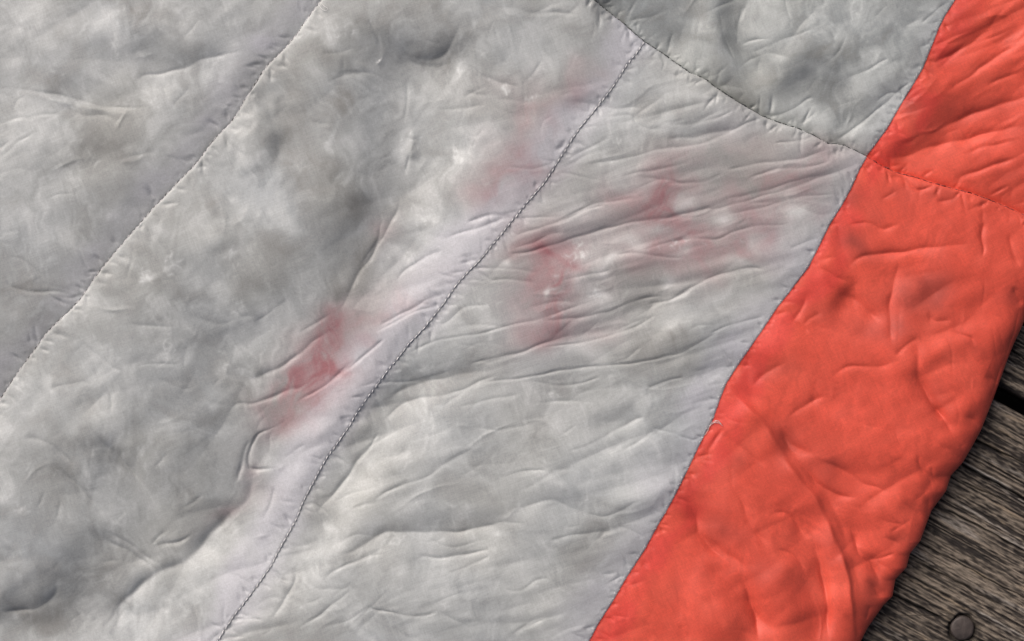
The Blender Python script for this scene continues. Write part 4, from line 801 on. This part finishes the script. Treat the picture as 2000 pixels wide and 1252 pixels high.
cA, cB, cC, cE = NA0 + NA, NA0 + NA + NB, NA0 + NA + NB + NC_, ncol - 1
xu, yu, zu = surface(up)
xd, yd, zd = surface(dn)
zj = np.minimum(zu[-1], zd[0]); zu[-1] = zj; zd[0] = zj
def tint_of(F, px, py):
    w = window(px, py)[..., None]
    return sample(F, px, py) * w + sample(col_plain if F is col else F, px, py) * (1 - w)
def panel(name, x, y, z, c0, c1, mat, colf, label=None):
    sl = (slice(None), slice(c0, c1 + 1))
    px, py, pz = x[sl], y[sl], z[sl]
    # nudge colour lookups inside the panel so that no neighbour's colour bleeds over the seam
    o = grid_mesh(name, (px - 1000) * S, (626 - py) * S, pz * S, mat, quilt, tint_of(colf, px, py))
    if label: o['label'] = label
    return o
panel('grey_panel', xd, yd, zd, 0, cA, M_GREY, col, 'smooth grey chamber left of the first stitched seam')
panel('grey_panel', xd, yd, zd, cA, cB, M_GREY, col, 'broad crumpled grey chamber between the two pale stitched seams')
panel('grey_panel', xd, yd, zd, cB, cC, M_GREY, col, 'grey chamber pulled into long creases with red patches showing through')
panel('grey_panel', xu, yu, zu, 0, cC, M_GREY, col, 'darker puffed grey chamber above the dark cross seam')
panel('orange_panel', xu, yu, zu, cC, cE, M_ORANGE, ocol, 'orange border piece above the dark cross seam')
panel('orange_panel', xd, yd, zd, cC, cE, M_ORANGE, ocol, 'long crumpled orange border piece below the dark cross seam')

# underside: the border turns under and lies on the deck, then a flat backing closes the quilt
Yb = np.concatenate([yu[:-1, cE], yd[:, cE]]); Xb = np.concatenate([xu[:-1, cE], xd[:, cE]]); Zb = np.concatenate([zu[:-1, cE], zd[:, cE]])
offs = [0, 3, 10, 24, 60, 160]; hts = [1.0, .62, .3, .12, .04, .03]
XX = np.stack([Xb - o_ for o_ in offs], 1); YY = np.stack([Yb - o_ * .55 for o_ in offs], 1); ZZ = np.stack([Zb * k_ + .6 for k_ in hts], 1)
ZZ[:, 0] = Zb
grid_mesh('turned_hem', (XX - 1000) * S, (626 - YY) * S, ZZ * S, M_ORANGE, quilt, np.tile(np.array((.60, .075, .05), np.float32), XX.shape + (1,)))
Lx = np.concatenate([xu[:-1, 0], xd[:, 0]]); Ly = np.concatenate([yu[:-1, 0], yd[:, 0]])
Fx = np.stack([Lx * (1 - f) + (Xb - 150) * f for f in (0, .5, 1)], 1); Fy = np.stack([Ly * (1 - f) + (Yb - 80) * f for f in (0, .5, 1)], 1)
Fx, Fy = Fx[::8], Fy[::8]
grid_mesh('lining', (Fx - 1000) * S, (626 - Fy) * S, np.full(Fx.shape, 1.5) * S, M_ORANGE, quilt, np.tile(np.array((.50, .05, .04), np.float32), Fx.shape + (1,)))

# ---- stitching -----------------------------------------------------------------------------
def height_at(x, y):
    """height of the finished quilt top on a seam"""
    return float(sample(H, np.array([[x]]), np.array([[y]]))[0, 0]) + ZQ

def tube_mesh(name, pts, radii, seg=6):
    bm = bmesh.new()
    rings = []
    for i, p in enumerate(pts):
        p = Vector(p)
        t = (Vector(pts[min(i + 1, len(pts) - 1)]) - Vector(pts[max(i - 1, 0)])).normalized()
        a = t.cross(Vector((0, 0, 1)));  a = a.normalized() if a.length > 1e-6 else Vector((1, 0, 0))
        b = a.cross(t).normalized()
        rings.append([bm.verts.new(p + (a * math.cos(2 * math.pi * k / seg) + b * math.sin(2 * math.pi * k / seg)) * radii[i]) for k in range(seg)])
    for i in range(len(rings) - 1):
        for k in range(seg):
            bm.faces.new((rings[i][k], rings[i][(k + 1) % seg], rings[i + 1][(k + 1) % seg], rings[i + 1][k]))
    bm.faces.new(rings[0][::-1]); bm.faces.new(rings[-1])
    for f in bm.faces: f.smooth = True
    bmesh.ops.recalc_face_normals(bm, faces=bm.faces)
    me = bpy.data.meshes.new(name); bm.to_mesh(me); bm.free()
    return me

def link(name, me, mat, parent):
    if not me.materials: me.materials.append(mat)
    o = bpy.data.objects.new(name, me); C.objects.link(o); o.parent = parent
    return o

def resample(P, step):
    P = np.array(P, float)
    s = np.concatenate([[0], np.cumsum(np.hypot(*(P[1:] - P[:-1]).T))])
    n = int(s[-1] / step); q = np.arange(n + 1) * step
    return np.stack([np.interp(q, s, P[:, 0]), np.interp(q, s, P[:, 1])], 1)

def stitch_proto(length, rad, arch):
    pts = []; rd = []
    for i in range(7):
        f = i / 6 - .5
        pts.append(((f * length) * S, 0, arch * (1 - (2 * f) ** 2) * S - .4 * S)); rd.append(rad * S * (1 - .55 * abs(2 * f) ** 3))
    return tube_mesh('stitch', pts, rd)

def seam_line(P, thread_mat, stitch_mat, pitch, slen, rad, thread_rad, skew, label, sink=-.1, x0=-15, x1=2015, y0=-15, y1=1267, lift=.95):
    P = np.array(P, float)
    k = (P[:, 0] > x0 - 60) & (P[:, 0] < x1 + 60) & (P[:, 1] > y0 - 60) & (P[:, 1] < y1 + 60)
    Q = resample(P[k], pitch / 2)
    tp = [W(x, y, height_at(x, y) - sink) for x, y in Q]
    me = tube_mesh('seam_thread', tp, [thread_rad * S] * len(tp), 5)
    th = link('seam_thread', me, thread_mat, quilt)
    th['label'] = label
    protos = []
    for v in range(3):
        me = stitch_proto(slen * (1 + .08 * (v - 1)), rad * (1 + .06 * (v - 1)), 1.0 + .3 * v); me.materials.append(stitch_mat); protos.append(me)
    n = 0
    for i in range(1, len(Q) - 1, 2):
        x, y = Q[i]
        if not (x0 < x < x1 and y0 < y < y1): continue
        a, b = Q[i - 1], Q[i + 1]
        za, zb_ = height_at(*a), height_at(*b)
        d = Vector(((b[0] - a[0]), -(b[1] - a[1]), zb_ - za)).normalized()
        st = bpy.data.objects.new('stitch', random.choice(protos)); C.objects.link(st); st.parent = th
        ang = math.atan2(d.y, d.x) + math.radians(skew + random.gauss(0, 6))
        st.rotation_euler = (0, -math.asin(max(-1, min(1, d.z))), ang)
        st.location = W(x + random.gauss(0, .3), y + random.gauss(0, .3), max(height_at(x, y), (za + zb_) / 2) + lift)
        sc = random.uniform(.72, 1.12); st.scale = (sc, 1, 1)
        n += 1
    return th, n

n1 = seam_line(SEAM1, M_SEAM_SHADE, M_THREAD_MID, 11.6, 8.4, .95, 1.45, 9, 'pale grey stitched seam at the upper left, on a dark cord painted for crease shade')
n2 = seam_line([p for p in SEAM2 if p[1] >= 77], M_THREAD_SOFT, M_THREAD, 11.4, 8.8, 1.0, .6, 8, 'pale grey stitched seam running down the middle from the dark cross seam', sink=.35, lift=.6)
dk_grey = [p for p in DARK if p[0] <= 1695]
dk_or = [p for p in DARK if p[0] >= 1695]
n3 = seam_line(dk_grey, M_DTHREAD, M_DTHREAD, 15.0, 13.0, 1.25, .9, 3, 'dark charcoal thread of the cross seam on the grey cloth', x0=1120)
n4 = seam_line(dk_or, M_RTHREAD, M_RTHREAD, 13.0, 11.0, 1.3, .9, 3, 'dark maroon thread of the cross seam on the orange border')
print('stitches', n1[1], n2[1], n3[1], n4[1])

# loose thread end at the top of the first seam, tuft of down at the border seam
def curve_tube(name, pts, rad, mat, parent):
    P = smooth_poly(pts, 3.0)
    tp = [W(x, y, height_at(x, y) + 2.2 + 2.0 * math.sin(i / max(1, len(P) - 1) * math.pi)) for i, (x, y) in enumerate(P)]
    rd = [rad * S * (1 - .5 * abs(2 * i / max(1, len(P) - 1) - 1) ** 3) for i in range(len(P))]
    return link(name, tube_mesh(name, tp, rd, 5), mat, parent)
curve_tube('loose_thread', [(626, 4), (633, 12), (640, 17), (637, 22), (630, 19), (624, 12), (621, 8)], .55, M_THREAD, quilt)
tuft_pts = [[(1386, 834), (1393, 826), (1402, 825), (1412, 832)], [(1384, 842), (1386, 832), (1394, 826), (1404, 827)], [(1390, 830), (1400, 822), (1409, 828)], [(1384, 838), (1380, 846), (1377, 850)], [(1388, 828), (1396, 822), (1403, 822), (1409, 830)], [(1392, 828), (1388, 819), (1391, 812)]]
bmj = bmesh.new()
for pts in tuft_pts:
    P = smooth_poly(pts, 3.0)
    tp = [W(x, y, height_at(x, y) + 1.6 + 2.0 * math.sin(i / (len(P) - 1) * math.pi)) for i, (x, y) in enumerate(P)]
    me = tube_mesh('down_tuft', tp, [.36 * S] * len(tp), 5); bmj.from_mesh(me); bpy.data.meshes.remove(me)
me = bpy.data.meshes.new('down_tuft'); bmj.to_mesh(me); bmj.free()
tf = link('down_tuft', me, M_DOWN, quilt); tf['label'] = 'white wisp of down poking out of the border seam'

# frayed thread ends where the grey cloth meets the orange
bmj = bmesh.new(); rf = random.Random(9)
Q = resample([p for p in SEAMO if -20 < p[1] < 1270], 5.0)
for i in range(1, len(Q) - 1):
    if rf.random() < .45: continue
    t = Q[i + 1] - Q[i - 1]; t = t / np.hypot(*t); nrm = np.array([-t[1], t[0]])
    if nrm[0] > 0: nrm = -nrm
    L = rf.uniform(2.5, 8.0); sk = rf.uniform(-.8, .8)
    p0 = Q[i] - nrm * .8; p1 = p0 + (nrm + t * sk) * L * .55; p2 = p0 + (nrm + t * sk * 1.5) * L
    tp = [W(*p, height_at(*p) + hh) for p, hh in ((p0, .3), (p1, 1.0), (p2, .4))]
    me = tube_mesh('frayed_threads', tp, [.34 * S, .34 * S, .2 * S], 4); bmj.from_mesh(me); bpy.data.meshes.remove(me)
me = bpy.data.meshes.new('frayed_threads'); bmj.to_mesh(me); bmj.free()
fr = link('frayed_threads', me, M_THREAD, quilt); fr['kind'] = 'stuff'

# ------------------------------------------------------------------ the deck
DANG = math.radians(29.0)
DS = (CAM_H + ZQ * S) / CAM_H            # the deck lies lower than the quilt top: same picture, a little farther away
ca, sa = math.cos(DANG), math.sin(DANG)
def to_ab(px, py):
    x, y = (px - 1000) * DS, (py - 626) * DS
    return x * ca + y * sa, -x * sa + y * ca
deck = empty('deck'); deck['kind'] = 'structure'

def wood_mat():
    m, nt, b = new_mat('weathered_wood')
    N, Lk = nt.nodes, nt.links
    at = N.new('ShaderNodeAttribute'); at.attribute_name = 'tint'
    tc = N.new('ShaderNodeTexCoord')
    mp = N.new('ShaderNodeMapping'); mp.vector_type = 'TEXTURE'; mp.inputs['Rotation'].default_value = (0, 0, -DANG); mp.inputs['Scale'].default_value = (7, 1, 1)
    Lk.new(tc.outputs['Object'], mp.inputs['Vector'])
    n = N.new('ShaderNodeTexNoise'); n.inputs['Scale'].default_value = 1500; n.inputs['Detail'].default_value = 4; n.inputs['Roughness'].default_value = .7
    Lk.new(mp.outputs[0], n.inputs['Vector'])
    mr = N.new('ShaderNodeMapRange'); mr.inputs['From Min'].default_value = .3; mr.inputs['From Max'].default_value = .7; mr.inputs['To Min'].default_value = .55; mr.inputs['To Max'].default_value = 1.4
    Lk.new(n.outputs['Fac'], mr.inputs['Value'])
    mx = N.new('ShaderNodeMix'); mx.data_type = 'RGBA'; mx.blend_type = 'MULTIPLY'; mx.inputs['Factor'].default_value = 1
    Lk.new(at.outputs['Color'], mx.inputs['A']); Lk.new(mr.outputs['Result'], mx.inputs['B'])
    Lk.new(mx.outputs['Result'], b.inputs['Base Color'])
    bp = N.new('ShaderNodeBump'); bp.inputs['Strength'].default_value = .6; bp.inputs['Distance'].default_value = .0003
    Lk.new(n.outputs['Fac'], bp.inputs['Height']); Lk.new(bp.outputs[0], b.inputs['Normal'])
    b.inputs['Roughness'].default_value = .85
    b.inputs['Specular IOR Level'].default_value = .25
    return m
M_WOOD = wood_mat()

def graded(lo, a, b, hi, fine, coarse):
    return np.concatenate([np.arange(lo, a, coarse), np.arange(a, b, fine), np.arange(b, hi + coarse, coarse)])

BOLT_AB = to_ab(1881.5, 1228)
def plank(b0, b1, a0, a1, fa, fb, seed, fine=True, bolt=None, cracks=()):
    """one board: real relief of ridges and checks, softened edges, sides and underside"""
    ra, rb = (1.5, 1.05) if fine else (14, 9)
    A = graded(a0, fa[0], fa[1], a1, ra, 26.0)
    Bv = np.concatenate([np.arange(b0, fb[0], 4), np.arange(max(b0, fb[0]), min(b1, fb[1]), rb), np.arange(min(b1, fb[1]), b1, 9)])
    Bv = np.unique(np.concatenate([Bv, [b0, b0 + 1.2, b0 + 3, b0 + 6, b1 - 6, b1 - 3, b1 - 1.2, b1]]))
    AA, BB = np.meshgrid(A, Bv)
    # relief noise on a raster of its own
    rr_, w_, h_ = 1.0, int(fa[1] - fa[0]) + 2, int(b1 - b0) + 2
    nz_ = lambda lx, ly, sd: fnoise(lx, ly, seed=sd, nx=w_, ny=h_, res=1.0)
    wob = nz_(400, 80, seed + 9) * 1.0
    ii = np.clip((AA - fa[0]), 0, None) % (2 * (w_ - 1)); ii = np.where(ii > w_ - 1, 2 * (w_ - 1) - ii, ii).astype(int)
    jj = np.clip(BB - b0, 0, h_ - 1).astype(int)
    jw = np.clip(BB - b0 + wob[jj, ii], 0, h_ - 1).astype(int)
    long_ = nz_(520, 2.9, seed)[jw, ii]; mid_ = nz_(170, 2.5, seed + 1)[jw, ii]; sp_ = nz_(60, 2.8, seed + 2)[jj, ii]; sp2 = nz_(9, 2.3, seed + 7)[jj, ii]
    patch = nz_(140, 20, seed + 3)[jw, ii]; patch2 = nz_(44, 9, seed + 4)[jw, ii]; band = nz_(900, 30, seed + 5)[jw, ii]
    z = .6 * long_ + .9 * mid_ + .7 * sp_ + .6 * sp2 + .8 * band
    v = .62 * long_ + .62 * mid_ + .42 * sp_ + .66 * sp2 + .36 * patch + .30 * patch2
    f = sst(v, -1.75, 2.2)[..., None]
    dark = np.array((.026, .022, .020)); light = np.array((.200, .168, .133))
    t = dark * (1 - f) + light * f
    tan = sst(nz_(50, 9, seed + 6)[jw, ii], 1.0, 2.2)[..., None] * f
    t = t * (1 - .35 * tan) + np.array((.30, .225, .14)) * .35 * tan
    silver = sst(nz_(110, 8, seed + 8)[jw, ii], .8, 2.0)[..., None] * f
    t = t * (1 - .5 * silver) + np.array((.34, .325, .305)) * .5 * silver
    # drying checks
    for (ca0, cb0, ca1, cb1, dep, wd) in cracks:
        u = np.clip((AA - ca0) / (ca1 - ca0), 0, 1)
        bc = cb0 + (cb1 - cb0) * u + 1.0 * np.sin(AA / 21.0) + .6 * np.sin(AA / 7.3)
        inn = ((AA > ca0) & (AA < ca1)) * np.clip(np.minimum(AA - ca0, ca1 - AA) / 30, 0, 1)
        p = np.exp(-((BB - bc) / wd) ** 2) * inn
        z = z - 1.7 * dep * p
        t = t * (1 - .85 * p[..., None])
        z = z + .25 * dep * np.exp(-((BB - bc - 2.6 * wd) / (1.6 * wd)) ** 2) * inn
    if bolt:
        d = np.hypot(AA - bolt[0], BB - bolt[1]); an = np.arctan2(BB - bolt[1], AA - bolt[0])
        rim = 28 + 2.0 * np.sin(3 * an + 1) + 1.2 * np.sin(7 * an)
        dish = 1 / (1 + np.exp((d - rim) / 1.2))
        z = z * (1 - dish) - 11 * dish - 1.5 * np.exp(-((d - 36) / 9) ** 2)
        t = t * (1 - .72 * (1 / (1 + np.exp((d - rim - 3) / 2.5)))[..., None])
        stain = np.exp(-((d - 30) / 14) ** 2)[..., None] * (.5 + .5 * patch2[..., None]).clip(0, 1)
        t = t * (1 - .45 * stain)
    edge = np.minimum(BB - b0, b1 - BB)
    z = z - 7 * np.exp(-edge / 2.4) - 2.5 * np.exp(-edge / 9)
    # into metres
    def place(AA, BB, Z):
        x = AA * ca - BB * sa; y = AA * sa + BB * ca
        return x * S, -y * S, Z * S
    X, Y, Z = place(AA, BB, z - 2.0)
    # sides and underside: extra rows
    bs = [b0 + .3, b0 + .3]; 
    X0_, Y0_, Z0_ = place(np.stack([A, A]), np.full((2, len(A)), b0 - .2), np.stack([np.full(len(A), -100.0), np.full(len(A), -14.0)]))
    X1_, Y1_, Z1_ = place(np.stack([A, A, A]), np.stack([np.full(len(A), b1 + .2), np.full(len(A), b1 + .2), np.full(len(A), b0 - .2)]), np.stack([np.full(len(A), -14.0), np.full(len(A), -100.0), np.full(len(A), -100.0)]))
    X = np.vstack([X0_, X, X1_]); Y = np.vstack([Y0_, Y, Y1_]); Z = np.vstack([Z0_, Z, Z1_])
    side = np.array((.07, .06, .052)) + 0 * t[:1]
    t = np.vstack([side, side, t, side, side, side]).astype(np.float32)
    return grid_mesh('plank', X, Y, Z, M_WOOD, deck, t)

bt = to_ab(1980, 766)[1]; bb_ = to_ab(1975, 797)[1]
def ck(p, q, dep, wd):
    a, b = to_ab(*p), to_ab(*q)
    return (a[0], a[1], b[0], b[1], dep, wd)
pl_b = plank(bb_, bb_ + 545, -1700, 2700, (880, 1250), (bb_ - 5, bb_ + 545), 201, True, BOLT_AB, cracks=[
    ck((1880, 845), (2080, 945), 5, 2.2), ck((1860, 895), (2060, 1008), 6, 2.6), ck((1830, 985), (2040, 1095), 3, 1.6),
    ck((1790, 1095), (1960, 1185), 4, 1.8), ck((1740, 1200), (1870, 1205), 0, 1), ck((1700, 1140), (1850, 1213), 4, 1.7), ck((1905, 1245), (2060, 1330), 5, 2.2), ck((1760, 1040), (2080, 1210), 2.5, 1.4), ck((1860, 930), (1975, 985), 3, 1.5)])
pl_a = plank(bt - 545, bt, -1700, 2700, (880, 1250), (bt - 230, bt + 1), 301, True, None, cracks=[ck((1930, 660), (2100, 755), 3, 1.6), ck((1950, 610), (2100, 690), 3, 1.6)])
for k in (1, 2, 3):
    plank(bb_ + 575 * k, bb_ + 575 * k + 545, -1700, 2700, (880, 1250), (0, 0), 400 + 10 * k, False)
for k in (1, 2):
    plank(bt - 545 - 575 * k, bt - 575 * k, -1700, 2700, (880, 1250), (0, 0), 500 + 10 * k, False)

# bolt head let into the board: slightly domed disc with a rounded rim, chips and a skirt
bm = bmesh.new(); rb = random.Random(3)
prof = [(0, 1.6), (6, 1.5), (12, 1.2), (17, .7), (20, .1), (22.0, -1.2), (23.2, -3.2), (23.6, -6), (23.6, -14)]
NSEG = 48; prev = None
cx_, cy_ = BOLT_AB
for r_, h_ in prof:
    ring = []
    for k in range(NSEG if r_ > 0 else 1):
        a = 2 * math.pi * k / NSEG
        rr_ = r_ * (1 + .025 * math.sin(2 * a + .7) + .012 * math.sin(5 * a))
        hh = h_ + (rb.gauss(0, .22) if r_ < 21 else 0)
        A_, B_ = cx_ + rr_ * math.cos(a), cy_ + rr_ * math.sin(a) * 1.06
        ring.append(bm.verts.new(((A_ * ca - B_ * sa) * S, -(A_ * sa + B_ * ca) * S, (hh - 5.0) * S)))
    if prev:
        if len(prev) == 1:
            for k in range(NSEG): bm.faces.new((prev[0], ring[k], ring[(k + 1) % NSEG]))
        else:
            for k in range(NSEG): bm.faces.new((prev[k], ring[k], ring[(k + 1) % NSEG], prev[(k + 1) % NSEG]))
    prev = ring
bmesh.ops.recalc_face_normals(bm, faces=bm.faces)
for f in bm.faces: f.smooth = True
me = bpy.data.meshes.new('bolt_head'); bm.to_mesh(me); bm.free()
bo = link('bolt_head', me, M_BOLT, pl_b)

# soil far below the boards
gr = np.meshgrid(np.linspace(-30, 30, 5), np.linspace(-30, 30, 5))
g = grid_mesh('ground', gr[0], gr[1], np.full((5, 5), -.32), M_SOIL, None); g['kind'] = 'structure'
